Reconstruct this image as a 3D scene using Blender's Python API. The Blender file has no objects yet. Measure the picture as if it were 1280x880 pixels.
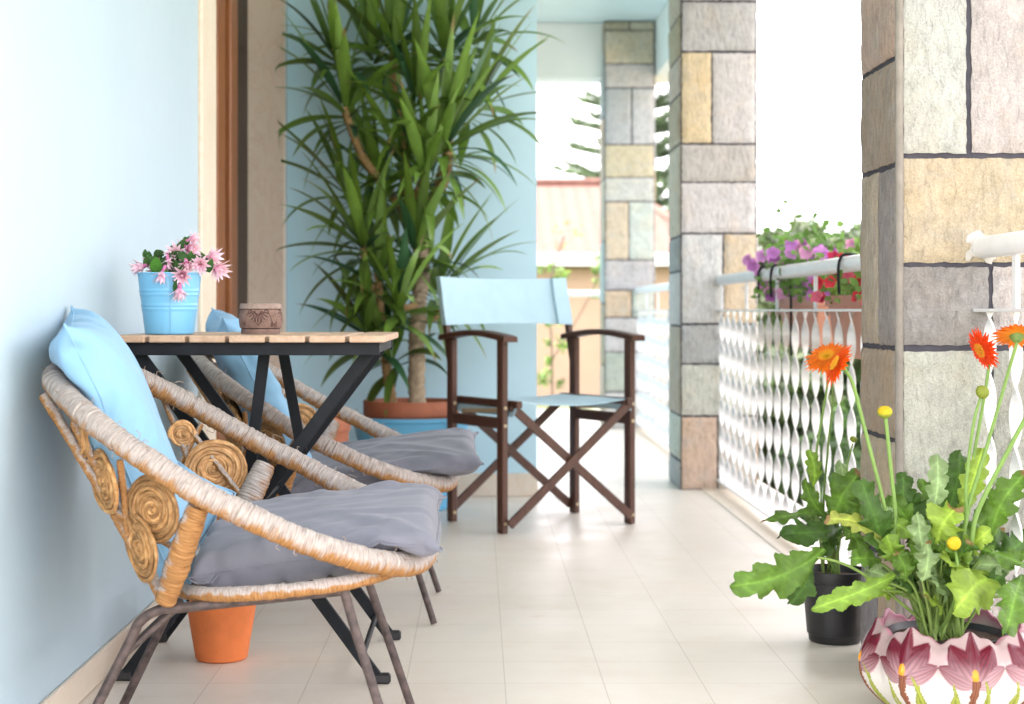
import bpy, math, random
import numpy as np
from mathutils import Vector, Matrix

# ------------------------------------------------------------------ camera, sky, sun, exposure
SC = bpy.context.scene
COL = SC.collection
CX, CY, F, H = 598.0, 388.0, 2000.0, 0.755        # calibrated: vanishing point, focal length (px @1280), eye height

cam_d = bpy.data.cameras.new("camera")
cam = bpy.data.objects.new("camera", cam_d)
COL.objects.link(cam)
cam.location = (0, 0, H)
cam.rotation_euler = (math.radians(90), 0, 0)
cam_d.sensor_width = 36.0
cam_d.lens = 36.0 * F / 1280.0
cam_d.shift_x = (640 - CX) / 1280.0
cam_d.shift_y = -(440 - CY) / 1280.0
cam_d.clip_start = 0.05
cam_d.clip_end = 2000
cam_d.dof.use_dof = True
cam_d.dof.focus_distance = 3.15
cam_d.dof.aperture_fstop = 4.8
SC.camera = cam

SUN_EL, SUN_AZ = math.radians(55), math.radians(288)   # azimuth clockwise from +Y: the sun stands left and behind the house
world = bpy.data.worlds.new("World")
SC.world = world
world.use_nodes = True
wn = world.node_tree
for n in list(wn.nodes):
    wn.nodes.remove(n)
w_out = wn.nodes.new("ShaderNodeOutputWorld")
w_bg = wn.nodes.new("ShaderNodeBackground")
w_hs = wn.nodes.new("ShaderNodeHueSaturation")
w_sky = wn.nodes.new("ShaderNodeTexSky")
w_sky.sky_type = 'NISHITA'
w_sky.sun_disc = False
w_sky.sun_elevation = SUN_EL
w_sky.sun_rotation = SUN_AZ
w_sky.air_density = 1.0
w_sky.dust_density = 3.0
w_hs.inputs['Saturation'].default_value = 0.03
w_hs.inputs['Value'].default_value = 1.0
w_mul = wn.nodes.new("ShaderNodeMix")
w_mul.data_type = 'RGBA'
w_mul.blend_type = 'MULTIPLY'
w_mul.inputs[0].default_value = 1.0
w_mul.inputs[7].default_value = (0.985, 0.945, 0.985, 1)      # a warm, milky overcast
w_bg.inputs['Strength'].default_value = 0.15
wn.links.new(w_sky.outputs[0], w_hs.inputs['Color'])
wn.links.new(w_hs.outputs[0], w_mul.inputs[6])
wn.links.new(w_mul.outputs[2], w_bg.inputs['Color'])
wn.links.new(w_bg.outputs[0], w_out.inputs['Surface'])

sun_d = bpy.data.lights.new("sun", 'SUN')
sun_d.energy = 1.2
sun_d.angle = math.radians(10)
sun_d.color = (1.0, 0.95, 0.87)
sun = bpy.data.objects.new("sun", sun_d)
COL.objects.link(sun)
sdir = Vector((math.sin(SUN_AZ) * math.cos(SUN_EL), math.cos(SUN_AZ) * math.cos(SUN_EL), math.sin(SUN_EL)))
sun.rotation_euler = sdir.to_track_quat('Z', 'Y').to_euler()

SC.view_settings.view_transform = 'Standard'
SC.view_settings.look = 'None'
SC.view_settings.gamma = 1.0
SC.view_settings.use_curve_mapping = False
SC.view_settings.exposure = 3.27
SC.render.engine = 'CYCLES'
SC.cycles.max_bounces = 10
SC.cycles.diffuse_bounces = 6
SC.cycles.use_denoising = True
SC.cycles.sample_clamp_indirect = 6.0

# ------------------------------------------------------------------ helpers
rng = random.Random(7)
NR = np.random.RandomState(11)


def P(px, py, d):
    return Vector(((px - CX) * d / F, d, H + (CY - py) * d / F))


def zat(py, d):
    return H + (CY - py) * d / F


class MB:
    """collects shapes in world coordinates; build() links them as ONE mesh object"""

    def __init__(self):
        self.v, self.f, self.c, self.u = [], [], [], []

    def add(self, verts, faces, col=(1, 1, 1), uv=None):
        o = len(self.v)
        n = len(verts)
        self.v.extend([tuple(p) for p in verts])
        self.f.extend([tuple(i + o for i in f) for f in faces])
        if isinstance(col, (list, np.ndarray)) and len(col) == n and n > 3:
            self.c.extend([tuple(k) for k in col])
        else:
            self.c.extend([tuple(col)] * n)
        self.u.extend([tuple(k) for k in uv] if uv is not None else [(0.0, 0.0, 0.0)] * n)
        return self

    def box(self, lo, hi, col=(1, 1, 1), bev=0.0):
        lo, hi = Vector(lo), Vector(hi)
        c, s = (lo + hi) / 2, (hi - lo) / 2
        return self.obox(c, (s.x, 0, 0), (0, s.y, 0), (0, 0, s.z), col, bev)

    def obox(self, c, a, b, d, col=(1, 1, 1), bev=0.0):
        """oriented box from centre and three half axes, with chamfered edges when bev > 0"""
        c = Vector(c); ax = [Vector(a), Vector(b), Vector(d)]
        L = [k.length for k in ax]
        n = [k.normalized() for k in ax]
        if bev <= 0:
            vs = [c + ax[0] * i + ax[1] * j + ax[2] * k for i in (-1, 1) for j in (-1, 1) for k in (-1, 1)]
            fs = [(0, 1, 3, 2), (4, 6, 7, 5), (0, 4, 5, 1), (2, 3, 7, 6), (0, 2, 6, 4), (1, 5, 7, 3)]
            return self.add(vs, fs, col)
        bev = min(bev, min(L) * 0.6)
        vs, idx = [], {}
        for i in (-1, 1):
            for j in (-1, 1):
                for k in (-1, 1):
                    s = (i, j, k)
                    for q in range(3):
                        p = c.copy()
                        for m in range(3):
                            p += n[m] * (s[m] * (L[m] if m == q else L[m] - bev))
                        idx[(s, q)] = len(vs)
                        vs.append(p)
        fs = []
        for q in range(3):
            m1, m2 = (q + 1) % 3, (q + 2) % 3
            for sg in (-1, 1):
                loop = []
                for (x, y) in ((-1, -1), (1, -1), (1, 1), (-1, 1)):
                    s = [0, 0, 0]; s[q] = sg; s[m1] = x; s[m2] = y
                    loop.append(idx[(tuple(s), q)])
                fs.append(loop if sg > 0 else loop[::-1])
        for q in range(3):
            m1, m2 = (q + 1) % 3, (q + 2) % 3
            for x in (-1, 1):
                for y in (-1, 1):
                    s0 = [0, 0, 0]; s0[q] = -1; s0[m1] = x; s0[m2] = y
                    s1 = list(s0); s1[q] = 1
                    lp = [idx[(tuple(s0), m1)], idx[(tuple(s1), m1)], idx[(tuple(s1), m2)], idx[(tuple(s0), m2)]]
                    fs.append(lp if x * y > 0 else lp[::-1])
        for i in (-1, 1):
            for j in (-1, 1):
                for k in (-1, 1):
                    lp = [idx[((i, j, k), q)] for q in range(3)]
                    fs.append(lp if i * j * k > 0 else lp[::-1])
        return self.add(vs, fs, col)

    def bar(self, p0, p1, w, t, up=(0, 0, 1), col=(1, 1, 1), bev=0.0):
        """flat bar from p0 to p1: w across (perpendicular to up), t along up"""
        p0, p1 = Vector(p0), Vector(p1)
        d = (p1 - p0)
        up = Vector(up)
        s = d.cross(up)
        if s.length < 1e-6:
            s = d.cross(Vector((1, 0, 0)))
        s.normalize()
        u = s.cross(d).normalized()
        return self.obox((p0 + p1) / 2, d / 2, s * w / 2, u * t / 2, col, bev)

    def tube(self, pts, r, seg=12, closed=False, col=(1, 1, 1), caps=True, rfun=None, colfun=None):
        pts = [Vector(p) for p in pts]
        n = len(pts)
        rs = r if isinstance(r, (list, tuple, np.ndarray)) else [r] * n
        tan = []
        for i in range(n):
            if closed:
                t = pts[(i + 1) % n] - pts[i - 1]
            else:
                t = pts[min(i + 1, n - 1)] - pts[max(i - 1, 0)]
            tan.append(t.normalized() if t.length > 1e-9 else Vector((0, 0, 1)))
        ref = Vector((0, 0, 1)) if abs(tan[0].z) < 0.9 else Vector((1, 0, 0))
        nrm = (ref - tan[0] * ref.dot(tan[0])).normalized()
        frames = []
        for i in range(n):
            nrm = nrm - tan[i] * nrm.dot(tan[i])
            if nrm.length < 1e-6:
                nrm = tan[i].orthogonal()
            nrm.normalize()
            frames.append((nrm.copy(), tan[i].cross(nrm)))
        vs, fs, uv, cs = [], [], [], []
        L = 0.0
        for i in range(n):
            if i:
                L += (pts[i] - pts[i - 1]).length
            a, b = frames[i]
            for k in range(seg):
                th = 2 * math.pi * k / seg
                rr = rs[i] * (rfun(L, th) if rfun else 1.0)
                nv = a * math.cos(th) + b * math.sin(th)
                vs.append(pts[i] + nv * rr)
                uv.append((L, k / seg, nv.z))
                cs.append(colfun(L, th, nv) if colfun else col)
        for i in range(n if closed else n - 1):
            j = (i + 1) % n
            for k in range(seg):
                m = (k + 1) % seg
                fs.append((i * seg + k, i * seg + m, j * seg + m, j * seg + k))
        if caps and not closed:
            fs.append(tuple(range(seg))[::-1])
            fs.append(tuple((n - 1) * seg + k for k in range(seg)))
        return self.add(vs, fs, cs, uv)

    def lathe(self, prof, centre, seg=48, col=(1, 1, 1), colfun=None, rfun=None, cap=False):
        """prof: list of (r, z); centre = (x, y, z0)"""
        cx, cy, cz = centre
        vs, fs, uv, cs = [], [], [], []
        for i, (r, z) in enumerate(prof):
            for k in range(seg):
                th = 2 * math.pi * k / seg
                dr, dz = rfun(i, th, r, z) if rfun else (0, 0)
                vs.append((cx + (r + dr) * math.cos(th), cy + (r + dr) * math.sin(th), cz + z + dz))
                uv.append((k / seg, z, r))
                cs.append(colfun(i, th, r, z) if colfun else col)
        for i in range(len(prof) - 1):
            for k in range(seg):
                m = (k + 1) % seg
                fs.append((i * seg + k, i * seg + m, (i + 1) * seg + m, (i + 1) * seg + k))
        if cap:
            fs.append(tuple(range(seg))[::-1])
            fs.append(tuple((len(prof) - 1) * seg + k for k in range(seg)))
        return self.add(vs, fs, cs, uv)

    def grid(self, fn, nu, nv, col=(1, 1, 1), colfn=None, thick=None):
        vs = [Vector(fn(i / nu, j / nv)) for i in range(nu + 1) for j in range(nv + 1)]
        cs = [colfn(i / nu, j / nv) for i in range(nu + 1) for j in range(nv + 1)] if colfn else col
        uv = [(i / nu, j / nv, 0) for i in range(nu + 1) for j in range(nv + 1)]
        w = nv + 1
        fs = [(i * w + j, (i + 1) * w + j, (i + 1) * w + j + 1, i * w + j + 1) for i in range(nu) for j in range(nv)]
        return self.add(vs, fs, cs, uv)

    def build(self, name, mat, parent=None, loc=None, smooth=True, angle=40):
        off = Vector((0, 0, 0))
        if parent is not None:
            p = parent
            while p is not None:
                off += p.location
                p = p.parent
        elif loc is not None:
            off = Vector(loc)
        me = bpy.data.meshes.new(name)
        va = np.array(self.v, dtype=float) - np.array(off)
        me.from_pydata(va.tolist(), [], self.f)
        a = me.attributes.new("Col", 'FLOAT_COLOR', 'POINT')
        c4 = np.ones((len(self.v), 4), dtype=np.float32)
        c4[:, :3] = np.array(self.c, dtype=np.float32)[:, :3]
        a.data.foreach_set("color", c4.ravel())
        a = me.attributes.new("uvw", 'FLOAT_VECTOR', 'POINT')
        a.data.foreach_set("vector", np.array(self.u, dtype=np.float32).ravel())
        if smooth:
            me.polygons.foreach_set("use_smooth", [True] * len(me.polygons))
            if angle is not None:
                try:
                    me.set_sharp_from_angle(angle=math.radians(angle))
                except Exception:
                    pass
        me.materials.append(mat)
        me.update()
        o = bpy.data.objects.new(name, me)
        COL.objects.link(o)
        if parent is not None:
            o.parent = parent
        elif loc is not None:
            o.location = loc
        return o


def tag(o, label=None, cat=None, group=None, kind=None):
    if label: o["label"] = label
    if cat: o["category"] = cat
    if group: o["group"] = group
    if kind: o["kind"] = kind
    return o


def empty(name, loc, label, cat, group=None):
    o = bpy.data.objects.new(name, None)
    o.empty_display_size = 0.1
    COL.objects.link(o)
    o.location = loc
    return tag(o, label, cat, group)


def copy_tree(o, parent=None):
    c = o.copy()
    COL.objects.link(c)
    c.parent = parent
    for ch in list(o.children):
        copy_tree(ch, c)
    return c


def bez(pts, n=24):
    """smooth Catmull-Rom curve through pts"""
    pts = [Vector(p) for p in pts]
    if len(pts) == 2:
        return [pts[0].lerp(pts[1], i / n) for i in range(n + 1)]
    out = []
    q = [pts[0] * 2 - pts[1]] + pts + [pts[-1] * 2 - pts[-2]]
    m = len(pts) - 1
    per = max(2, n // m)
    for i in range(m):
        p0, p1, p2, p3 = q[i], q[i + 1], q[i + 2], q[i + 3]
        for k in range(per):
            t = k / per
            out.append(0.5 * ((2 * p1) + (p2 - p0) * t + (2 * p0 - 5 * p1 + 4 * p2 - p3) * t * t + (3 * p1 - p0 - 3 * p2 + p3) * t ** 3))
    out.append(pts[-1])
    return out


def perp(n):
    n = Vector(n).normalized()
    a = n.orthogonal().normalized()
    return n, a, n.cross(a)



# ------------------------------------------------------------------ materials
class NT:
    def __init__(self, name):
        self.m = bpy.data.materials.new(name)
        self.m.use_nodes = True
        self.t = self.m.node_tree
        for n in list(self.t.nodes):
            self.t.nodes.remove(n)
        self.out = self.n("ShaderNodeOutputMaterial")
        self.b = self.n("ShaderNodeBsdfPrincipled")
        self.l(self.b.outputs[0], self.out.inputs[0])

    def n(self, typ, **kw):
        x = self.t.nodes.new(typ)
        for k, v in kw.items():
            setattr(x, k, v)
        return x

    def l(self, a, b):
        self.t.links.new(a, b)

    def attr(self, name):
        return self.n("ShaderNodeAttribute", attribute_name=name)

    def coords(self, scale=(1, 1, 1), src='Object', loc=(0, 0, 0)):
        mp = self.n("ShaderNodeMapping")
        mp.inputs['Scale'].default_value = scale
        mp.inputs['Location'].default_value = loc
        if src == 'uvw':
            self.l(self.attr("uvw").outputs['Vector'], mp.inputs[0])
        else:
            tc = self.n("ShaderNodeTexCoord")
            self.l(tc.outputs[src], mp.inputs[0])
        return mp.outputs[0]

    def noise(self, vec, scale, detail=3, rough=0.55, dist=0.0):
        x = self.n("ShaderNodeTexNoise")
        x.inputs['Scale'].default_value = scale
        x.inputs['Detail'].default_value = detail
        x.inputs['Roughness'].default_value = rough
        x.inputs['Distortion'].default_value = dist
        self.l(vec, x.inputs['Vector'])
        return x.outputs['Fac']

    def ramp(self, fac, stops):
        r = self.n("ShaderNodeValToRGB")
        e = r.color_ramp.elements
        while len(e) < len(stops):
            e.new(0.5)
        for k, (p, c) in enumerate(stops):
            e[k].position = p
            e[k].color = (c[0], c[1], c[2], 1) if isinstance(c, (tuple, list)) else (c, c, c, 1)
        self.l(fac, r.inputs[0])
        return r.outputs[0]

    def mix(self, fac, a, b, typ='MIX'):
        x = self.n("ShaderNodeMix", data_type='RGBA', blend_type=typ)
        for sock, v in ((x.inputs[0], fac), (x.inputs[6], a), (x.inputs[7], b)):
            if isinstance(v, (int, float)):
                sock.default_value = v
            elif isinstance(v, (tuple, list)):
                sock.default_value = (v[0], v[1], v[2], 1)
            else:
                self.l(v, sock)
        return x.outputs[2]

    def math(self, op, a, b=0.0):
        x = self.n("ShaderNodeMath", operation=op)
        for k, v in enumerate((a, b)):
            if isinstance(v, (int, float)):
                x.inputs[k].default_value = v
            else:
                self.l(v, x.inputs[k])
        return x.outputs[0]

    def bump(self, h, strength=0.3, dist=0.002, prev=None):
        x = self.n("ShaderNodeBump")
        x.inputs['Strength'].default_value = strength
        x.inputs['Distance'].default_value = dist
        self.l(h, x.inputs['Height'])
        if prev is not None:
            self.l(prev, x.inputs['Normal'])
        return x.outputs[0]

    def fin(self, col=None, rough=0.6, normal=None, spec=0.5, metal=0.0, **kw):
        b = self.b
        if col is not None:
            if isinstance(col, (tuple, list)):
                b.inputs['Base Color'].default_value = (col[0], col[1], col[2], 1)
            else:
                self.l(col, b.inputs['Base Color'])
        if isinstance(rough, (int, float)):
            b.inputs['Roughness'].default_value = rough
        else:
            self.l(rough, b.inputs['Roughness'])
        b.inputs['Specular IOR Level'].default_value = spec
        b.inputs['Metallic'].default_value = metal
        for k, v in kw.items():
            b.inputs[k].default_value = v
        if normal is not None:
            self.l(normal, b.inputs['Normal'])
        return self.m


def mat_paint(name, c, rough=0.5, var=0.06, scale=8.0, bump=0.1, bscale=120, dist=0.001):
    t = NT(name)
    v = t.coords()
    n1 = t.noise(v, scale, 4)
    lo = tuple(max(0, k * (1 - var)) for k in c)
    hi = tuple(min(1, k * (1 + var)) for k in c)
    col = t.ramp(n1, [(0.3, lo), (0.7, hi)])
    nb = t.bump(t.noise(v, bscale, 2), bump, dist)
    return t.fin(col, rough, nb)


def mat_vcol(name, rough=0.6, var=0.12, scale=30, bump=0.2, bscale=150, dist=0.001, spec=0.5, sub=None, transl=0.0):
    """base colour from the mesh's own painted colours, with fine variation"""
    t = NT(name)
    v = t.coords()
    c = t.attr("Col").outputs['Color']
    n1 = t.noise(v, scale, 3)
    k = t.ramp(n1, [(0.25, 1 - var), (0.75, 1 + var)])
    col = t.mix(1.0, c, k, 'MULTIPLY')
    nb = t.bump(t.noise(v, bscale, 2), bump, dist)
    m = t.fin(col, rough, nb, spec)
    if transl > 0:
        tr = t.n("ShaderNodeBsdfTranslucent")
        t.l(t.mix(1.0, col, (1.1, 1.15, 0.7), 'MULTIPLY'), tr.inputs['Color'])
        mx = t.n("ShaderNodeMixShader")
        mx.inputs[0].default_value = transl
        t.l(t.b.outputs[0], mx.inputs[1])
        t.l(tr.outputs[0], mx.inputs[2])
        t.l(mx.outputs[0], t.out.inputs[0])
    return m


def mat_wall(name="wall_paint", k=(1, 1, 1)):
    t = NT(name)
    v = t.coords()
    n1 = t.noise(v, 1.3, 5, 0.6)
    n2 = t.noise(v, 14, 4, 0.6)
    c = t.ramp(n1, [(0.3, (0.38, 0.485, 0.55)), (0.7, (0.405, 0.51, 0.575))])
    c = t.mix(t.ramp(n2, [(0.45, 0.0), (0.8, 0.10)]), c, (0.44, 0.60, 0.655))
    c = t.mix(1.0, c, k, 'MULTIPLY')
    sc = t.noise(t.coords((30, 30, 5)), 1.0, 3, 0.7)
    c = t.mix(t.ramp(sc, [(0.76, 0.0), (0.79, 0.35)]), c, (0.33, 0.43, 0.47))
    b1 = t.bump(t.noise(v, 9, 3), 0.10, 0.01)
    b2 = t.bump(t.noise(v, 260, 2), 0.12, 0.0015, b1)
    return t.fin(c, 0.62, b2, 0.35)


def mat_floor():
    t = NT("floor_tiles")
    tc = t.n("ShaderNodeTexCoord")
    mp = t.n("ShaderNodeMapping")
    mp.inputs['Location'].default_value = (-0.0537 + 2.0, -3.24 + 8.0, 0)
    t.l(tc.outputs['Object'], mp.inputs[0])
    v = mp.outputs[0]
    br = t.n("ShaderNodeTexBrick")
    br.offset = 0.0
    br.squash = 1.0
    br.inputs['Scale'].default_value = 1.0
    br.inputs['Brick Width'].default_value = 0.2
    br.inputs['Row Height'].default_value = 0.2
    br.inputs['Mortar Size'].default_value = 0.0013
    br.inputs['Mortar Smooth'].default_value = 0.3
    br.inputs['Color1'].default_value = (0.655, 0.60, 0.525, 1)
    br.inputs['Color2'].default_value = (0.675, 0.62, 0.545, 1)
    br.inputs['Mortar'].default_value = (0.47, 0.41, 0.34, 1)
    t.l(v, br.inputs['Vector'])
    n1 = t.noise(v, 60, 5, 0.7)
    n2 = t.noise(v, 4, 4, 0.6)
    c = t.mix(t.ramp(n1, [(0.40, 0.0), (0.75, 0.35)]), br.outputs['Color'], (0.66, 0.62, 0.56))
    c = t.mix(t.ramp(n2, [(0.5, 0.0), (0.72, 0.22)]), c, (0.53, 0.43, 0.32))
    n3 = t.noise(v, 260, 2, 0.5)
    c = t.mix(t.ramp(n3, [(0.66, 0.0), (0.72, 0.35)]), c, (0.40, 0.33, 0.26))
    st = t.noise(t.coords((1.0, 2.2, 1)), 5.0, 6, 0.75)
    c = t.mix(t.ramp(st, [(0.60, 0.0), (0.76, 0.55)]), c, (0.50, 0.33, 0.18))
    b1 = t.bump(br.outputs['Fac'], -0.25, 0.0015)
    b2 = t.bump(t.noise(v, 18, 3), 0.06, 0.003, b1)
    rg = t.ramp(n2, [(0.3, 0.30), (0.7, 0.48)])
    return t.fin(c, rg, b2, 0.5)


def mat_stone(name="split_stone", k0=1.0, size=1.0):
    t = NT(name)
    v = t.coords()
    c = t.mix(1.0, t.attr("Col").outputs['Color'], (k0, k0, k0), 'MULTIPLY')
    mp = t.n("ShaderNodeMapping")
    mp.inputs['Rotation'].default_value = (0.0, 0.55, 0.3)
    mp.inputs['Scale'].default_value = (1.0, 1.0, 0.38)
    tc = t.n("ShaderNodeTexCoord")
    t.l(tc.outputs['Object'], mp.inputs[0])
    chis = t.noise(mp.outputs[0], 75 / size, 5, 0.62, 0.5)
    grain = t.noise(v, 260 / size, 4, 0.7)
    n1 = t.noise(v, 20, 6, 0.65, 0.4)
    n3 = t.noise(v, 9, 5, 0.62, 0.3)
    c = t.mix(1.0, c, t.ramp(n1, [(0.25, 0.78), (0.5, 1.0), (0.78, 1.14)]), 'MULTIPLY')
    c = t.mix(t.ramp(n3, [(0.50, 0.0), (0.74, 0.50)]), c, t.mix(1.0, c, (1.08, 0.94, 0.76), 'MULTIPLY'))
    n4 = t.noise(t.coords((1, 1, 1), 'Object', (5, 3, 1)), 11, 5, 0.65, 0.6)
    c = t.mix(t.ramp(n4, [(0.50, 0.0), (0.70, 0.8)]), c, t.mix(0.6, c, (0.44 * k0, 0.425 * k0, 0.40 * k0)))
    c = t.mix(1.0, c, t.ramp(chis, [(0.28, 0.76), (0.46, 1.0), (0.7, 1.08)]), 'MULTIPLY')  # hollows darkened in the colour, standing in for shade on the relief
    c = t.mix(1.0, c, t.ramp(grain, [(0.3, 0.74), (0.7, 1.14)]), 'MULTIPLY')
    b1 = t.bump(chis, 0.9, 0.012)
    b2 = t.bump(grain, 0.6, 0.003, b1)
    return t.fin(c, 0.85, b2, 0.25)


def mat_marble(name, a, b, scale=4):
    t = NT(name)
    v = t.coords((1, 1, 0.6))
    n1 = t.noise(v, scale, 6, 0.6, 0.8)
    n2 = t.noise(v, scale * 3, 6, 0.7, 1.5)
    c = t.ramp(n1, [(0.3, a), (0.7, b)])
    vein = t.ramp(n2, [(0.47, 0.0), (0.5, 0.35), (0.53, 0.0)])
    c = t.mix(vein, c, (0.62, 0.40, 0.26))
    return t.fin(c, 0.4, t.bump(t.noise(v, 120, 2), 0.1, 0.001), 0.4)


def mat_rattan(name, warm=0.0):
    t = NT(name)
    uv = t.coords((420, 5.0, 0), 'uvw')
    n1 = t.noise(uv, 1.0, 3, 0.6)
    uv2 = t.coords((55, 3.0, 0), 'uvw')
    n2 = t.noise(uv2, 1.0, 4, 0.6)
    sep = t.n("ShaderNodeSeparateXYZ")
    t.l(t.attr("uvw").outputs['Vector'], sep.inputs[0])
    n3 = t.noise(t.coords(), 9, 4, 0.6)
    orange = t.ramp(n1, [(0.25, (0.15, 0.065, 0.02)), (0.5, (0.30, 0.145, 0.048)), (0.75, (0.40, 0.225, 0.09))])
    grey = t.ramp(n1, [(0.22, (0.15, 0.115, 0.095)), (0.5, (0.33, 0.29, 0.265)), (0.78, (0.48, 0.44, 0.41))])
    wz = t.math('ADD', t.math('MULTIPLY', sep.outputs[2], 0.55), t.math('MULTIPLY', n2, 1.1))
    wz = t.math('ADD', wz, t.math('MULTIPLY', n3, 0.6))
    f = t.ramp(wz, [(0.52 + warm, 0.0), (0.86 + warm, 1.0)])
    c = t.mix(f, orange, grey)
    b = t.bump(n1, 0.7, 0.003)
    return t.fin(c, 0.72, b, 0.3)


def mat_coil():
    t = NT("coiled_fibre")
    uv = t.coords((60, 1.0, 0), 'uvw')
    n1 = t.noise(uv, 1.0, 3, 0.6)
    n2 = t.noise(t.coords(), 60, 3, 0.6)
    c = t.ramp(n1, [(0.25, (0.16, 0.08, 0.033)), (0.5, (0.34, 0.205, 0.095)), (0.78, (0.47, 0.34, 0.205))])
    c = t.mix(1.0, c, t.attr("Col").outputs['Color'], 'MULTIPLY')
    c = t.mix(t.ramp(n2, [(0.45, 0.0), (0.7, 0.4)]), c, t.mix(1.0, c, (0.5, 0.45, 0.4), 'MULTIPLY'))
    return t.fin(c, 0.75, t.bump(n2, 0.4, 0.002), 0.3)


def mat_cloth(name, c, var=0.05, sheen=0.15, wscale=900, rough=0.85, wr=0.3):
    t = NT(name)
    v = t.coords()
    n1 = t.noise(v, 18, 4)
    col = t.ramp(n1, [(0.3, tuple(k * (1 - var) for k in c)), (0.7, tuple(min(1, k * (1 + var)) for k in c))])
    b1 = t.bump(t.noise(v, 8, 3, 0.5, 0.4), wr, 0.02)
    b2 = t.bump(t.noise(v, wscale, 1), 0.25, 0.0006, b1)
    m = t.fin(col, rough, b2, 0.2)
    t.b.inputs['Sheen Weight'].default_value = sheen
    return m


def mat_wood(name, a, b, axis=(1, 1, 1), rough=0.5, scale=6.0):
    t = NT(name)
    v = t.coords(axis)
    n1 = t.noise(v, scale, 5, 0.65, 1.2)
    n2 = t.noise(v, scale * 6, 3, 0.6)
    c = t.ramp(n1, [(0.3, a), (0.7, b)])
    c = t.mix(t.ramp(n2, [(0.5, 0.0), (0.8, 0.4)]), c, tuple(k * 0.6 for k in a))
    return t.fin(c, rough, t.bump(n1, 0.2, 0.002), 0.4)


M_WALL = mat_wall()
M_WALL_AQUA_LIFT = mat_wall('lightened_aqua_wall', (1.26, 1.42, 1.43))  # left wall's paint, tinted aqua and lightened to offset dimmer light there
M_FLOOR = mat_floor()
M_STONE = mat_stone('split_stone', 1.12)
M_STONE_NEAR = mat_stone("darkened_split_stone", 0.80, 1.0)  # same stone darkened to offset the strong light on the nearest pillar
M_MORTAR = mat_paint("dark_mortar", (0.045, 0.043, 0.055), 0.9, 0.3, 30, 0.5, 90, 0.003)
M_SKIRT = mat_marble("skirting_marble", (0.60, 0.53, 0.43), (0.68, 0.61, 0.51), 5)
M_TRIM = mat_marble("door_trim_marble", (0.76, 0.64, 0.53), (0.83, 0.71, 0.60), 3)
M_TRIM2 = mat_marble("pale_trim_marble", (0.64, 0.56, 0.44), (0.72, 0.64, 0.52), 3)
M_DOOR = mat_wood("door_wood", (0.19, 0.062, 0.017), (0.32, 0.115, 0.032), (8, 8, 0.5), 0.4)
M_DARKWOOD = mat_wood("dark_door_wood", (0.02, 0.011, 0.008), (0.035, 0.018, 0.012), (8, 8, 0.5), 0.5)
M_CEIL = mat_paint("ceiling_paint", (0.62, 0.71, 0.72), 0.7, 0.04, 3)
M_BEAM = mat_paint("beam_paint", (0.74, 0.73, 0.70), 0.7, 0.04, 3)
M_WHITE = mat_paint("white_metal_paint", (0.68, 0.68, 0.68), 0.35, 0.05, 12, 0.15, 80)
M_BLACK = mat_paint("black_metal_paint", (0.008, 0.010, 0.013), 0.55, 0.3, 20, 0.15, 200)
M_BLACK.node_tree.nodes['Principled BSDF'].inputs['Specular IOR Level'].default_value = 0.2
M_ROD = mat_paint("rusty_steel_rod", (0.062, 0.042, 0.038), 0.55, 0.6, 60, 0.6, 260, 0.002)
M_SLAT = mat_wood("acacia_slat", (0.40, 0.26, 0.17), (0.52, 0.37, 0.26), (3, 0.6, 3), 0.6, 9)
M_RATTAN = mat_rattan("wrapped_fibre", 0.0)
M_RATTAN_W = mat_rattan("wrapped_fibre_warm", 0.32)
M_COIL = mat_coil()
M_BLUE_CLOTH = mat_cloth("pale_blue_cotton", (0.20, 0.375, 0.54), 0.03)
M_GREY_CLOTH = mat_cloth("grey_cotton", (0.145, 0.15, 0.182), 0.05)
M_CANVAS = mat_cloth("aqua_canvas", (0.40, 0.57, 0.65), 0.03, 0.05, 500, 0.85, 0.15)
M_TEAK = mat_wood("brown_stained_wood", (0.055, 0.023, 0.015), (0.10, 0.042, 0.026), (14, 14, 0.8), 0.45)
M_BRASS = mat_paint("screw_brass", (0.45, 0.36, 0.22), 0.35, 0.1)
M_RIVET = mat_paint("bright_rivet", (0.5, 0.5, 0.5), 0.3, 0.05)
M_TERRA = mat_paint("terracotta", (0.62, 0.165, 0.042), 0.75, 0.14, 14, 0.25, 140)
M_TERRA_D = mat_paint("dark_terracotta", (0.33, 0.105, 0.05), 0.7, 0.2, 12, 0.25, 140)
M_TERRA_P = mat_paint("faded_terracotta_plastic", (0.52, 0.25, 0.17), 0.6, 0.08, 12)
M_BLUEPOT = mat_paint("blue_plastic", (0.115, 0.40, 0.64), 0.45, 0.04, 6)
M_BUCKET = mat_paint("sky_blue_enamel", (0.17, 0.45, 0.68), 0.32, 0.03, 8, 0.08, 60)
M_BLACKPOT = mat_paint("black_plastic_pot", (0.012, 0.012, 0.014), 0.42, 0.3, 25, 0.2, 160)
M_SOIL = mat_paint("potting_soil", (0.055, 0.03, 0.018), 0.95, 0.7, 90, 1.0, 130, 0.01)
M_VCOL_GLAZE = mat_vcol("painted_glaze", 0.22, 0.05, 25, 0.08, 40, 0.002, 0.3)
M_CARVED = mat_vcol("carved_clay", 0.75, 0.25, 90, 0.5, 220, 0.002, 0.3)
M_LEAF = mat_vcol("gerbera_leaf", 0.48, 0.22, 45, 0.6, 110, 0.004, 0.25, transl=0.25)
M_STEM = mat_vcol("green_stem", 0.5, 0.12, 60, 0.15, 200, 0.001, 0.4, transl=0.1)
M_PETAL = mat_vcol("flower_petal", 0.55, 0.10, 120, 0.15, 300, 0.001, 0.3, transl=0.28)
M_YUCCA = mat_vcol("yucca_leaf", 0.38, 0.15, 20, 0.1, 90, 0.001, 0.5, transl=0.18)
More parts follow.
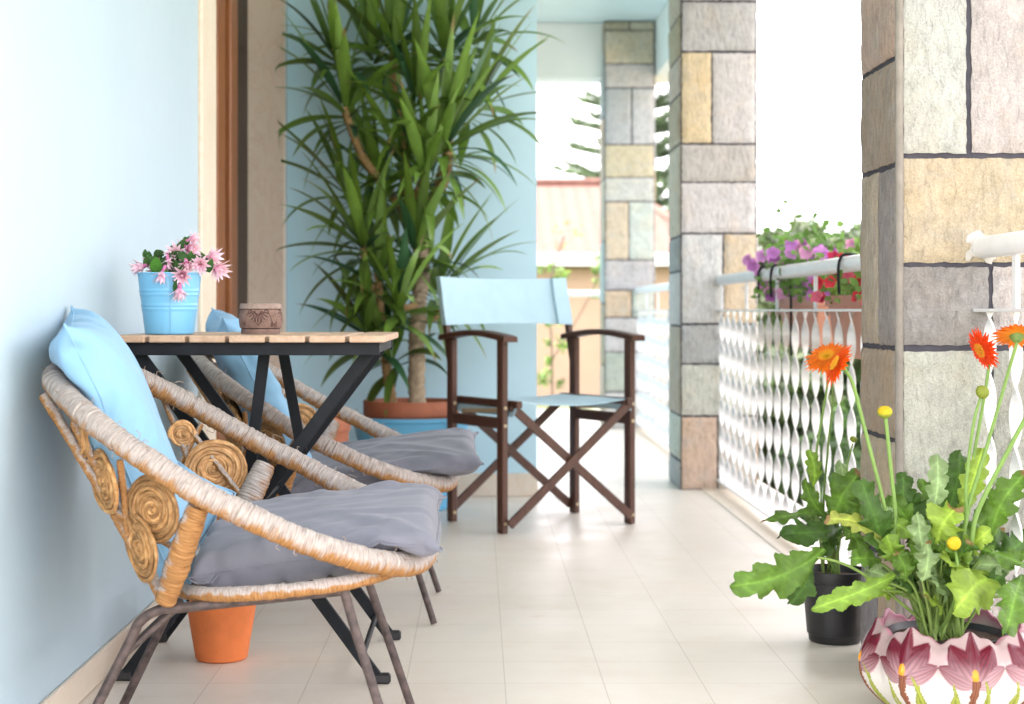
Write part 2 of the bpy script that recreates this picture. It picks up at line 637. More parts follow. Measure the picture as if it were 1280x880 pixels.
M_TRUNK = mat_vcol("yucca_trunk", 0.8, 0.25, 50, 0.7, 90, 0.004, 0.3)
M_FOLIAGE = mat_vcol("garden_foliage", 0.6, 0.25, 3, 0.0, 50, 0.001, 0.3, transl=0.35)
M_BARK = mat_paint("bark", (0.12, 0.085, 0.06), 0.9, 0.3, 12, 0.6, 40, 0.01)
M_HOUSE = mat_paint("peach_render", (0.40, 0.28, 0.20), 0.8, 0.06, 2)
M_ROOF = NT("roof_tiles")
_t = M_ROOF
_v = _t.coords()
_w = _t.n("ShaderNodeTexWave"); _w.inputs['Scale'].default_value = 1.35; _w.inputs['Distortion'].default_value = 0.3
_t.l(_v, _w.inputs['Vector'])
_c = _t.ramp(_t.noise(_v, 6, 4), [(0.3, (0.13, 0.058, 0.042)), (0.7, (0.155, 0.075, 0.056))])
M_ROOF = _t.fin(_c, 0.85, _t.bump(_w.outputs['Fac'], 0.3, 0.03))
M_GRASS = mat_paint("lawn", (0.17, 0.19, 0.10), 0.9, 0.35, 1.2, 0.8, 30, 0.05)

# ------------------------------------------------------------------ setting: ground, floor, walls, ceiling
WX = -0.775         # inner face of the left wall
BY = 6.50           # blue wall that faces the camera
BX = (671 - CX) * BY / F
SLAB_X1, SLAB_Y0, SLAB_Y1 = 1.22, -3.0, 12.2
CEIL_Y0, WALL_Y0 = 0.2, 2.05
GZ = -0.70

m = MB()
m.grid(lambda a, b: (-400 + 800 * a, -200 + 1000 * b, GZ), 8, 8)
tag(m.build("ground", M_GRASS), kind="structure")
m = MB()
m.grid(lambda a, b: (3.6 + 6.0 * a, -20 + 38 * b, GZ + 0.004), 4, 12)  # unseen pale strip added to bounce light up into the balcony
tag(m.build("bounce_strip", mat_paint("pale_bounce_strip", (0.46, 0.43, 0.37), 0.9, 0.12, 3, 0.3, 40)), kind="structure")

m = MB()
m.grid(lambda a, b: (WX - 0.25 + (SLAB_X1 - WX + 0.25) * a, SLAB_Y0 + (SLAB_Y1 - SLAB_Y0) * b, 0), 6, 30)
o = m.build("floor", M_FLOOR); tag(o, kind="structure")
m = MB()
m.box((WX - 0.25, SLAB_Y0, GZ - 0.02), (SLAB_X1, SLAB_Y1, -0.006))
tag(m.build("floor_slab", M_BEAM), kind="structure")
m = MB()
m.box((0.94, SLAB_Y0, -0.004), (SLAB_X1 + 0.02, SLAB_Y1, 0.004), bev=0.001)
tag(m.build("floor_edge_strip", M_SKIRT), kind="structure")

m = MB()
m.box((WX - 0.4, CEIL_Y0, 2.61), (1.30, 10.60, 2.80))
tag(m.build("ceiling", M_CEIL), kind="structure")

DOOR_Y0, DOOR_Y1 = 4.66, 6.34       # the opening between the two stone jambs
# left wall: before the door, above the door, and the short return behind it
base = (WX, 2.0, 0)
lw = empty("house_wall", base, "smooth pale blue house wall on the left, behind the rattan armchairs", "wall")
m = MB()
m.box((WX - 0.25, WALL_Y0, -0.003), (WX, DOOR_Y0 - 0.24, 2.607))
m.box((WX - 0.25, DOOR_Y1 + 0.06, -0.003), (WX, BY, 2.607))
m.box((WX - 0.25, DOOR_Y0 - 0.24, 2.25), (WX - 0.002, DOOR_Y1 + 0.06, 2.607))
m.build("wall_face", M_WALL, lw)
m = MB()
m.box((WX + 0.0005, WALL_Y0, 0.001), (WX + 0.010, DOOR_Y0 - 0.24, 0.063), bev=0.002)
m.build("skirting", M_SKIRT, lw)

# wall that faces the camera
bw = empty("house_wall", (-0.2, BY, 0), "light blue house wall facing the camera behind the tall yucca", "wall")
m = MB()
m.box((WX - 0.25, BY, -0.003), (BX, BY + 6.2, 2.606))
m.build("wall_face", M_WALL_AQUA_LIFT, bw)
m = MB()
m.box((WX + 0.001, BY - 0.012, 0.001), (BX + 0.004, BY - 0.0005, 0.094), bev=0.002)
m.build("skirting", M_SKIRT, bw)

# door
dr = empty("wooden_door", (WX - 0.1, (DOOR_Y0 + DOOR_Y1) / 2, 0), "brown wooden house door set deep between two marble jambs", "door")
m = MB()
m.box((WX - 0.25, DOOR_Y0 - 0.238, 0.001), (WX + 0.012, DOOR_Y0, 2.246), bev=0.004)
m.build("jamb", M_TRIM2, dr)
m = MB()
m.box((WX - 0.25, DOOR_Y1, 0.001), (WX + 0.006, DOOR_Y1 + 0.058, 2.246), bev=0.004)
m.build("jamb", M_TRIM, dr)
XI = WX - 0.150
m = MB()
m.box((XI - 0.05, DOOR_Y0 + 0.002, 0.002), (XI - 0.012, DOOR_Y1 - 0.001, 2.24))
m.build("door_leaf", M_DARKWOOD, dr)
m = MB()
for (ya, yb, dx) in ((5.50, 5.665, 0.030), (5.765, 5.93, 0.034)):
    m.box((XI - 0.011, ya, 0.004), (XI + dx, yb, 2.23), bev=0.006)
m.build("door_frame", M_DOOR, dr)
m = MB()
m.box((XI - 0.011, 6.02, 0.004), (XI + 0.012, DOOR_Y1 - 0.002, 2.23), bev=0.005)
m.build("roller_guide", M_DARKWOOD, dr)

# beams
m = MB()
m.box((BX + 0.003, 10.32, 2.255), (1.25, 10.58, 2.607))
tag(m.build("cross_beam", M_BEAM, loc=(0.7, 10.45, 2.255)), "cream concrete beam crossing above the farthest stone pillar", "beam")


m = MB()
m.box((1.135, CEIL_Y0 + 0.02, 2.255), (1.26, 10.317, 2.607))
tag(m.build("edge_beam", M_BEAM, loc=(1.2, 4, 2.255)), "long cream concrete beam above the railing, along the open side", "beam")

# ------------------------------------------------------------------ stone pillars
GREY, LIGHT, WHITE_, OCHRE, PINK, TAN, DGREY, SAND = (
    (0.40, 0.395, 0.37), (0.49, 0.485, 0.455), (0.50, 0.495, 0.47), (0.53, 0.425, 0.30),
    (0.49, 0.465, 0.435), (0.41, 0.33, 0.245), (0.31, 0.305, 0.285), (0.50, 0.42, 0.325))


def stone_slab(mb, o, ud, nd, rect, colr, rough, seed, gap=0.0055):
    u0, u1, z0, z1 = rect
    r = np.random.RandomState(seed)
    u0 += gap + r.uniform(-.0012, .0012); u1 -= gap + r.uniform(-.0012, .0012)
    z0 += gap + r.uniform(-.0012, .0012); z1 -= gap + r.uniform(-.0012, .0012)
    nu = max(6, int((u1 - u0) / 0.012)); nz = max(6, int((z1 - z0) / 0.012))
    h = np.zeros((nu + 1, nz + 1))
    for (step, amp) in ((9, 1.0), (4, 0.8), (2, 0.55), (1, 0.35)):
        a = r.uniform(-1, 1, (nu // step + 3, nz // step + 3))
        xi = np.arange(nu + 1) / step; zi = np.arange(nz + 1) / step
        x0 = xi.astype(int); zz0 = zi.astype(int)
        fx = (xi - x0)[:, None]; fz = (zi - zz0)[None, :]
        A = a[np.ix_(x0, zz0)]; B = a[np.ix_(x0 + 1, zz0)]; C_ = a[np.ix_(x0, zz0 + 1)]; D = a[np.ix_(x0 + 1, zz0 + 1)]
        h += amp * ((A * (1 - fx) + B * fx) * (1 - fz) + (C_ * (1 - fx) + D * fx) * fz)
    verts = []
    jit = r.uniform(-.0016, .0016, (nu + 1, nz + 1, 2))
    for i in range(nu + 1):
        for k in range(nz + 1):
            e = min(i, nu - i, k, nz - k)
            prof = 0.0 if e == 0 else (0.75 if e == 1 else 1.0)
            dd = 0.003 + prof * (0.006 + rough * h[i, k])
            ju, jz = (jit[i, k] if e == 0 else (0, 0))
            p = o + ud * (u0 + (u1 - u0) * i / nu + ju) + Vector((0, 0, z0 + (z1 - z0) * k / nz + jz)) + nd * dd
            verts.append(p)
    w = nz + 1
    faces = [(i * w + k, (i + 1) * w + k, (i + 1) * w + k + 1, i * w + k + 1) for i in range(nu) for k in range(nz)]
    # skirt down into the mortar
    rim = [i * w for i in range(nu + 1)] + [nu * w + k for k in range(1, nz + 1)] + [i * w + nz for i in range(nu - 1, -1, -1)] + [k for k in range(nz - 1, 0, -1)]
    b0 = len(verts)
    for q in rim:
        verts.append(verts[q] - nd * 0.012)
    for q in range(len(rim)):
        q2 = (q + 1) % len(rim)
        faces.append((rim[q], b0 + q, b0 + q2, rim[q2]))
    cc = tuple(k * r.uniform(0.94, 1.06) for k in colr)
    mb.add(verts, faces, cc)


def pillar(x0, x1, y0, y1, ztop, front, left, label, seed, corner=False):
    root = empty("stone_pillar", ((x0 + x1) / 2, (y0 + y1) / 2, 0), label, "pillar", "stone clad pillars along the railing")
    m = MB(); m.box((x0, y0, -0.003), (x1, y1, ztop))
    m.build("core", M_MORTAR, root, smooth=False)
    m = MB()
    sd = seed * 1000
    fo = Vector((x0, y0, 0)); fu = Vector((1, 0, 0)); fn = Vector((0, -1, 0))
    for (u0, u1, z0, z1, c) in front:
        sd += 1; stone_slab(m, fo, fu, fn, (u0, u1, z0, z1), c, 0.0022, sd, 0.0055 if corner else 0.0042)
    lo = Vector((x0, y0, 0)); lu = Vector((0, 1, 0)); ln = Vector((-1, 0, 0))
    for (u0, u1, z0, z1, c) in left:
        sd += 1; stone_slab(m, lo, lu, ln, (u0, u1, z0, z1), c, 0.0022, sd)
    # the two faces turned away, in random courses
    r = random.Random(seed)
    for (oo, uu, nn, wd) in ((Vector((x1, y0, 0)), Vector((0, 1, 0)), Vector((1, 0, 0)), y1 - y0), (Vector((x0, y1, 0)), Vector((1, 0, 0)), Vector((0, 1, 0)), x1 - x0)):
        z = 0.0
        while z < ztop - 0.02:
            hh = min(r.uniform(0.16, 0.32), ztop - z)
            if ztop - z - hh < 0.08: hh = ztop - z
            c1, c2 = r.choice((GREY, LIGHT, OCHRE, PINK, TAN)), r.choice((GREY, LIGHT, OCHRE, PINK))
            if r.random() < 0.45:
                s = wd * r.uniform(0.4, 0.6)
                rows = [(0, s, c1), (s, wd, c2)]
            else:
                rows = [(0, wd, c1)]
            for (a, b, c) in rows:
                sd += 1; stone_slab(m, oo, uu, nn, (a, b, z, z + hh), c, 0.0022, sd)
            z += hh
    m.build("stone_facing", M_STONE_NEAR if corner else M_STONE, root, angle=55)
    if corner:
        m = MB()
        m.tube([(x0 - 0.002, y0 - 0.002, 0.001), (x0 - 0.002, y0 - 0.002, ztop)], 0.0085, 10)
        m.build("corner_bead", mat_paint("cement_bead", (0.21, 0.19, 0.165), 0.9, 0.2, 25, 0.5, 120, 0.003), root)
    return root


def rows_front(spec, d, x0, x1, ztop):
    """spec: rows (py_top, py_bottom, [(px_split, colour), ..., colour]) measured on the photograph at depth d"""
    out = []
    for (pt, pb, parts) in spec:
        zt = min(zat(pt, d), ztop); zb = max(zat(pb, d), 0.0)
        a = 0.0
        for q in parts[:-1]:
            b = (q[0] - CX) * d / F - x0
            out.append((a, b, zb, zt, q[1])); a = b
        out.append((a, x1 - x0, zb, zt, parts[-1]))
    return out


PX0, PX1 = 0.853, 1.192
# nearest pillar (its front face is at 3.237 m)
d = 3.237
fr = rows_front([
    (-760, -560, [(1240, GREY), LIGHT]), (-560, -330, [OCHRE]), (-330, -170, [(1215, GREY), PINK]), (-170, 0 - 12, [LIGHT]),
    (-12, 195, [(1210, WHITE_), PINK]), (195, 331, [OCHRE]), (331, 435, [(1238, DGREY), LIGHT]),
    (435, 669, [(1238, LIGHT), GREY]), (669, 888, [(1205, PINK), LIGHT])], d, PX0, PX1, 2.606)
W = 0.317
lf = [(0, W, 1.62, 2.606, TAN), (0, W, 1.27, 1.62, SAND), (0, W, 1.052, 1.27, TAN), (0, 0.16, 0.678, 1.052, DGREY), (0.16, W, 0.678, 1.052, SAND),
      (0, W, 0.49, 0.678, TAN), (0, W, 0.24, 0.49, SAND), (0, 0.17, 0, 0.24, OCHRE), (0.17, W, 0, 0.24, DGREY)]
near_pillar = pillar(PX0, PX1, d, d + W, 2.606, fr, lf, "large stone pillar at right, nearest, behind the gerbera pots", 3, True)

# middle pillar
d = 6.74
fr = rows_front([
    (-120, -60, [GREY]), (-60, 2, [(900, LIGHT), GREY]), (2, 65, [GREY]), (65, 180, [(890, OCHRE), LIGHT]), (180, 228, [GREY]), (228, 292, [LIGHT]),
    (292, 405, [(904, WHITE_), OCHRE]), (405, 455, [GREY]), (455, 520, [LIGHT]), (520, 614, [(897, OCHRE), GREY])], d, PX0, PX0 + 0.318, 2.606)
fr.append((0, 0.318, zat(-120, d), 2.606, LIGHT))
W = 0.39
lf = [(0, W, 2.0, 2.606, SAND), (0, W, 1.83, 2.0, TAN), (0, W, 1.67, 1.83, SAND), (0, W, 1.46, 1.67, TAN), (0, W, 1.07, 1.46, SAND), (0, W, 0.92, 1.07, DGREY), (0, W, 0.69, 0.92, LIGHT),
      (0, W, 0.31, 0.69, TAN), (0, W, 0.12, 0.31, LIGHT), (0, W, 0, 0.12, GREY)]
pillar(PX0, PX0 + 0.318, d, d + W, 2.606, fr, lf, "stone pillar in the middle distance where the handrail ends, right of the wooden folding chair", 5)

# far pillar
d = 10.24
FX0 = (756 - CX) * d / F
FX1 = (818 - CX) * d / F
fr = rows_front([
    (24, 38, [(787, TAN), SAND]), (38, 80, [SAND]), (80, 110, [PINK]), (110, 181, [(790, GREY), LIGHT]), (181, 222, [OCHRE]), (222, 252, [LIGHT]),
    (252, 325, [(786, OCHRE), WHITE_]), (325, 363, [GREY]), (363, 397, [(790, OCHRE), LIGHT]), (397, 440, [LIGHT]), (440, 490, [(784, GREY), LIGHT]), (490, 536, [LIGHT])],
    d, FX0, FX1, 2.606)
W = 0.33
lf = [(0, W, 0.4 * k, 0.4 * k + 0.4, (SAND, TAN, GREY)[k % 3]) for k in range(6)] + [(0, W, 2.4, 2.606, TAN)]
pillar(FX0, FX1, d, d + W, 2.606, fr, lf, "farthest stone pillar, small and blurred, below the cream beam", 9)

# ------------------------------------------------------------------ white railings
RX = 1.018
PI_ = math.pi


def railing(ya, yb, label, first, seed, spacing=0.155, step_post=4):
    root = empty("railing", (RX, (ya + yb) / 2, 0.014), label, "railing", "white twisted bar railings between the pillars")
    m = MB()
    m.tube([(RX, ya, 0.882), (RX, yb, 0.882)], 0.0225, 20)
    m.build("handrail", M_WHITE, root)
    m = MB()
    m.box((RX - 0.02, ya, 0.752), (RX + 0.02, yb, 0.7585), bev=0.001)
    m.build("middle_bar", M_WHITE, root)
    m = MB()
    m.box((RX - 0.02, ya, 0.040), (RX + 0.02, yb, 0.047), bev=0.001)
    m.build("bottom_bar", M_WHITE, root)
    r = random.Random(seed)
    y = first
    k = 0
    while y < yb - 0.02:
        if y > ya + 0.02:
            m = MB()
            ph = r.uniform(-0.35, 0.35)
            hw, ht = 0.0122, 0.0024
            n = 72
            vs, fs, uv = [], [], []
            for i in range(n + 1):
                s = i / n
                z = 0.0475 + s * (0.7515 - 0.0475)
                fade = min(1, s / 0.04, (1 - s) / 0.04)
                th = 2 * math.pi * (z - 0.0475) / 0.235 + ph * fade + (0.8 if True else 0)
                cxv, sxv = math.cos(th), math.sin(th)
                for (a, b) in ((-hw, -ht), (hw, -ht), (hw, ht), (-hw, ht)):
                    vs.append((RX + a * sxv + b * cxv, y + a * cxv - b * sxv, z)); uv.append((0, z, 0))
            for i in range(n):
                for q in range(4):
                    q2 = (q + 1) % 4
                    fs.append((i * 4 + q, i * 4 + q2, (i + 1) * 4 + q2, (i + 1) * 4 + q))
            m.add(vs, fs, (1, 1, 1), uv)
            m.build("baluster", M_WHITE, root, angle=35)
            if k % step_post == 0:
                m = MB()
                m.box((RX - 0.004, y - 0.012, 0.7588), (RX + 0.004, y + 0.012, 0.865), bev=0.001)
                m.build("post", M_WHITE, root)
        y += spacing
        k += 1
    return root


railing(1.1, 3.232, "white railing in front of the nearest stone pillar, cut by the right edge", 3.03 - 0.155 * 12, 1, step_post=4)
m = MB()
rp = random.Random(3)
vs_ = [(RX - 0.01, 3.2262, 0.887)]; n_ = 40
for ring in (1, 2):
    for k in range(n_):
        th = 2 * PI_ * k / n_
        rr_ = (0.025, 0.038)[ring - 1] * (1 + (0.35 * math.sin(th * 2 + 1.9) + 0.18 * math.sin(th * 5) + rp.uniform(-.1, .1)) * (ring - 1))
        vs_.append((RX - 0.01 + rr_ * math.cos(th), (3.2268, 3.2300)[ring - 1], 0.887 + rr_ * math.sin(th)))
fs_ = [(0, 1 + (k + 1) % n_, 1 + k) for k in range(n_)] + [(1 + k, 1 + (k + 1) % n_, 1 + n_ + (k + 1) % n_, 1 + n_ + k) for k in range(n_)]
m.add(vs_, fs_)
m.build("plaster_patch", mat_paint("rough_plaster", (0.42, 0.40, 0.375), 0.9, 0.08, 40, 0.6, 150, 0.003), near_pillar)
railing(3.56, 6.733, "white twisted bar railing carrying the flower troughs, between the nearest and middle pillars", 4.83 - 0.155 * 8, 2)
railing(7.137, 10.233, "far white railing beyond the middle pillar, reaching to the farthest pillar", 7.20, 3)
# plastered patch where the nearest rail enters the stone
root = empty("end_handrail", (0.5, 12.1, 0), "white handrail closing the far end of the balcony", "handrail")
m = MB(); m.tube([(BX + 0.006, 12.1, 0.882), (1.2, 12.1, 0.882)], 0.024, 12); m.build("rail", M_WHITE, root)
for xx in (BX + 0.05, 1.15):
    m = MB(); m.box((xx - 0.012, 12.088, 0.001), (xx + 0.012, 12.112, 0.866), bev=0.002); m.build("post", M_WHITE, root)


# ------------------------------------------------------------------ rattan armchair
def super_e(t, n):
    c, s = math.cos(t), math.sin(t)
    return math.copysign(abs(c) ** (2 / n), c), math.copysign(abs(s) ** (2 / n), s)


CH_Y = 2.865


def rimP(t):
    c, s = super_e(t, 2.5)
    x = -0.4165 + 0.3235 * c
    y = CH_Y + 0.315 * s
    z = float(np.interp(x, [-0.745, -0.70, -0.60, -0.449, -0.285, -0.189, -0.085], [0.648, 0.634, 0.574, 0.482, 0.402, 0.362, 0.322])) + 0.05 * (y - CH_Y)
    return Vector((x, y, z))


def seatP(t):
    c, s = super_e(t, 2.4)
    x = -0.325 + 0.205 * c
    y = CH_Y + 0.275 * s
    return Vector((x, y, 0.300 + 0.09 * (x + 0.325)))


def ruled(t, s):
    return rimP(t).lerp(seatP(t), s)


def proj(p):
    return CX + p.x * F / p.y, CY - (p.z - H) * F / p.y


chair = empty("rattan_armchair", (-0.35, CH_Y, 0), "fibre wrapped rattan armchair closest to the camera, at lower left", "armchair", "rattan armchairs along the blue wall")
rr_ = random.Random(21)
jt = [rr_.uniform(-1, 1) for _ in range(4000)]


def wrapfun(amp=0.045, pitch=0.0045):
    def f(L, th):
        k = L / pitch
        i = int(k)
        return 1.0 + amp * (abs(math.sin(math.pi * k)) - 0.5) + 0.05 * jt[i % 4000] + 0.045 * jt[(i // 9 + int(th * 1.2)) % 4000]
    return f


N = 620
m = MB()
pts = [rimP(2 * math.pi * i / N) for i in range(N)]
# re-sample evenly
acc = [0.0]
for i in range(1, N + 1):
    acc.append(acc[-1] + (pts[i % N] - pts[i - 1]).length)
even = []
j = 0
NE = 1100
for i in range(NE):
    s = acc[-1] * i / NE
    while acc[j + 1] < s: j += 1
    f = (s - acc[j]) / max(1e-9, acc[j + 1] - acc[j])
    even.append(pts[j].lerp(pts[(j + 1) % N], f))
m.tube(even, 0.0203, 18, True, rfun=wrapfun())
m.build("rim", M_RATTAN, chair)
m = MB()
m.tube([seatP(2 * math.pi * i / 480) for i in range(480)], 0.0125, 12, True, rfun=wrapfun(0.05, 0.006))
m.build("seat_ring", M_RATTAN_W, chair)
# woven seat strands inside the ring
m = MB()
for k in range(9):
    a = math.pi * (0.12 + 0.76 * k / 8)
    m.tube(bez([seatP(a), (seatP(a) + seatP(-a)) / 2 - Vector((0, 0, 0.012)), seatP(-a)], 10), 0.0055, 8)
m.build("seat_strands", M_RATTAN_W, chair)


def find_t(pred_lo, pred_hi, px, py):
    best, bt = 1e9, None
    for i in range(400):
        t = pred_lo + (pred_hi - pred_lo) * i / 399
        for k in range(40):
            s = 0.05 + 0.9 * k / 39
            q = proj(ruled(t, s))
            e = (q[0] - px) ** 2 + (q[1] - py) ** 2
            if e < best: best, bt = e, (t, s)
    return bt


PI = math.pi
posts = []
for sgn in (1, -1):
    # the thick wrapped arm posts
    a, b = (P(248, 632, 2.562), P(206, 752, 2.612)) if sgn > 0 else (P(332, 580, 3.150), P(297, 655, 3.110))
    m = MB()
    m.tube([a.lerp(b, i / 90) for i in range(91)], [(0.017 if sgn > 0 else 0.0205) + 0.004 * math.sin(i / 90 * PI) for i in range(91)], 14, rfun=wrapfun(0.06, 0.006))
    m.build("arm_post", M_RATTAN if sgn < 0 else M_RATTAN_W, chair)
# thin rods of the back
ra, rb = P(54, 494, 2.69), P(203, 748, 2.625)
for (a, b) in ((ra, rb), (Vector((ra.x, 2 * CH_Y - ra.y, ra.z)), Vector((rb.x, 2 * CH_Y - rb.y, rb.z))), (rimP(PI + 0.13), seatP(PI + 0.2)), (rimP(PI - 0.13), seatP(PI - 0.2))):
    m = MB()
    m.tube([a.lerp(b, i / 60) + Vector((0.004 * math.sin(i / 60 * PI), 0, 0)) for i in range(61)], 0.0090, 10, rfun=wrapfun(0.05, 0.006))
    m.build("back_rod", M_RATTAN_W, chair)


def coil(p, n, R, shade, key):
    n, du, dv = perp(n)
    pitch = 0.0052
    turns = R / pitch
    pts = []
    k = int(turns * 30)
    r = random.Random(key)
    ph = r.uniform(0, 6.28)
    ecc = [r.uniform(-.05, .05) for _ in range(4)]
    for i in range(k + 1):
        th = 2 * PI * i / 30
        rad = pitch * th / (2 * PI) * (1 + ecc[0] * math.sin(th + ph) + ecc[1] * math.sin(2 * th + 1) + 0.03 * math.sin(th * 1.37))
        pts.append(p + du * rad * math.cos(th + ph) + dv * rad * math.sin(th + ph) + n * (0.0022 * math.sin(th * 2.3 + ph)))
    m = MB()
    lay = [(1 + 0.7 * (r.random() - 0.5)) for _ in range(80)]
    rad = [0.0034 * (1 + 0.16 * math.sin(i * 0.9) + r.uniform(-.08, .08)) for i in range(k + 1)]
    m.tube(pts, rad, 8)
    m.c = [tuple(q * lay[(i // 8) // 26 % 80] for q in shade) for i in range(len(m.v))]
    bk0 = len(m.v)
    ring = [p - n * 0.0015 + (du * math.cos(2 * PI * q / 40) + dv * math.sin(2 * PI * q / 40)) * R * 0.96 for q in range(40)]
    m.add(ring, [tuple(range(40))], tuple(q * 0.7 for q in shade))
    m.build("coiled_disc", M_COIL, chair)


fr = random.Random(12)
m = MB()
for k in range(70):    # frayed fibre ends
    t = fr.uniform(0, 2 * PI)
    c = rimP(t); tg = (rimP(t + .01) - c).normalized()
    n_, a_, b_ = perp(tg)
    th = fr.uniform(0, 2 * PI)
    o_ = a_ * math.cos(th) + b_ * math.sin(th)
    ln = fr.uniform(.008, .024)
    m.tube(bez([c + o_ * 0.020, c + o_ * (0.0225 + ln * .3) + tg * ln * fr.uniform(-.4, .4), c + o_ * (0.0225 + ln * .4) + tg * ln * fr.uniform(-1, 1)], 6), 0.0007, 5)
m.build("loose_fibres", M_RATTAN, chair)["kind"] = "stuff"

# slanting strips that hold the coils together
for (p0, p1, rr) in ((P(92, 528, 2.66), P(205, 745, 2.628), .0075), (P(150, 575, 2.60), P(160, 668, 2.63), .006), (P(146, 640, 2.63), P(226, 690, 2.60), .006), (P(110, 575, 2.66), P(228, 668, 2.60), .0055), (P(205, 500, 3.165), P(262, 640, 3.13), .006), (P(252, 530, 3.165), P(215, 600, 3.14), .0055), (P(232, 530, 3.16), P(306, 625, 3.12), .0055)):
    m = MB()
    m.tube([p0.lerp(p1, i / 40) for i in range(41)], rr, 9, rfun=wrapfun(0.06, 0.006))
    m.build("back_strip", M_RATTAN_W, chair)

for q, (px, py, dd, R, nr) in enumerate(((99, 543, 2.672, 0.040, (-.86, -.5, -.1)), (130, 601, 2.632, 0.056, (-.84, -.52, -.14)), (191, 638, 2.585, 0.058, (-.55, -.82, -.12)), (175, 686, 2.612, 0.057, (-.80, -.58, -.14)), (228, 543, 3.150, 0.026, (.2, -1, .05)), (267, 586, 3.140, 0.060, (.22, -1, .05)))):
    coil(P(px, py, dd), nr, R, (1.0, 0.90, 0.74) if q < 4 else (1.35, 1.25, 1.15), 50 + q)
    if q < 4:      # the mirrored coil on the other side of the basket
        c = P(px, py, dd)
        if q in (0, 3):
            coil(Vector((c.x, 2 * CH_Y - c.y, c.z)), (nr[0], -nr[1], nr[2]), R, (1.0, 0.8, 0.58), 70 + q)
for q, (y_, s_, R) in enumerate(((-.10, .3, .055), (.03, .42, .06), (.14, .3, .05), (-.05, .72, .045), (.07, .76, .045))):
    c = Vector((-0.722, CH_Y + y_, 0.64)).lerp(Vector((-0.535, CH_Y + y_ * .9, 0.29)), s_)
    coil(c, (-.88, 0, -.475), R, (1.0, 0.8, 0.6), 90 + q)

# steel rod legs: one bent rod on each side, braced across
for (yt, yf, nm) in ((2.625, 2.60, 0), (3.01, 3.04, 1)):
    m = MB()
    pl = [(-0.675, yf, 0.004), (-0.575, yt, 0.205), (-0.556, yt, 0.243), (-0.525, yt, 0.263), (-0.48, yt, 0.268), (-0.33, yt, 0.284), (-0.225, yt, 0.295)]
    m.tube(bez(pl, 60), 0.0085, 12)
    m.build("leg_rod", M_ROD, chair)
    m = MB()
    m.tube([(-0.222, yt, 0.302), (-0.205, yt, 0.24), (-0.128, yf, 0.004)], 0.0080, 12)
    m.build("leg", M_ROD, chair)
m = MB()
for (a_, b_) in (((-0.585, 2.622, 0.187), (-0.585, 3.012, 0.187)), ((-0.585, 2.63, 0.187), (-0.50, 2.66, 0.262)), ((-0.585, 3.0, 0.187), (-0.50, 2.98, 0.262)), ((-0.225, 2.628, 0.291), (-0.225, 3.008, 0.291))):
    m = MB()
    m.tube([a_, b_], 0.0063, 10)
    m.build("leg_brace", M_ROD, chair)

OFF = Vector((0.022, 1.235, 0))
chair2 = copy_tree(chair)
chair2.location = chair.location + OFF
chair2["label"] = "rattan armchair farther back, half hidden behind the folding table"


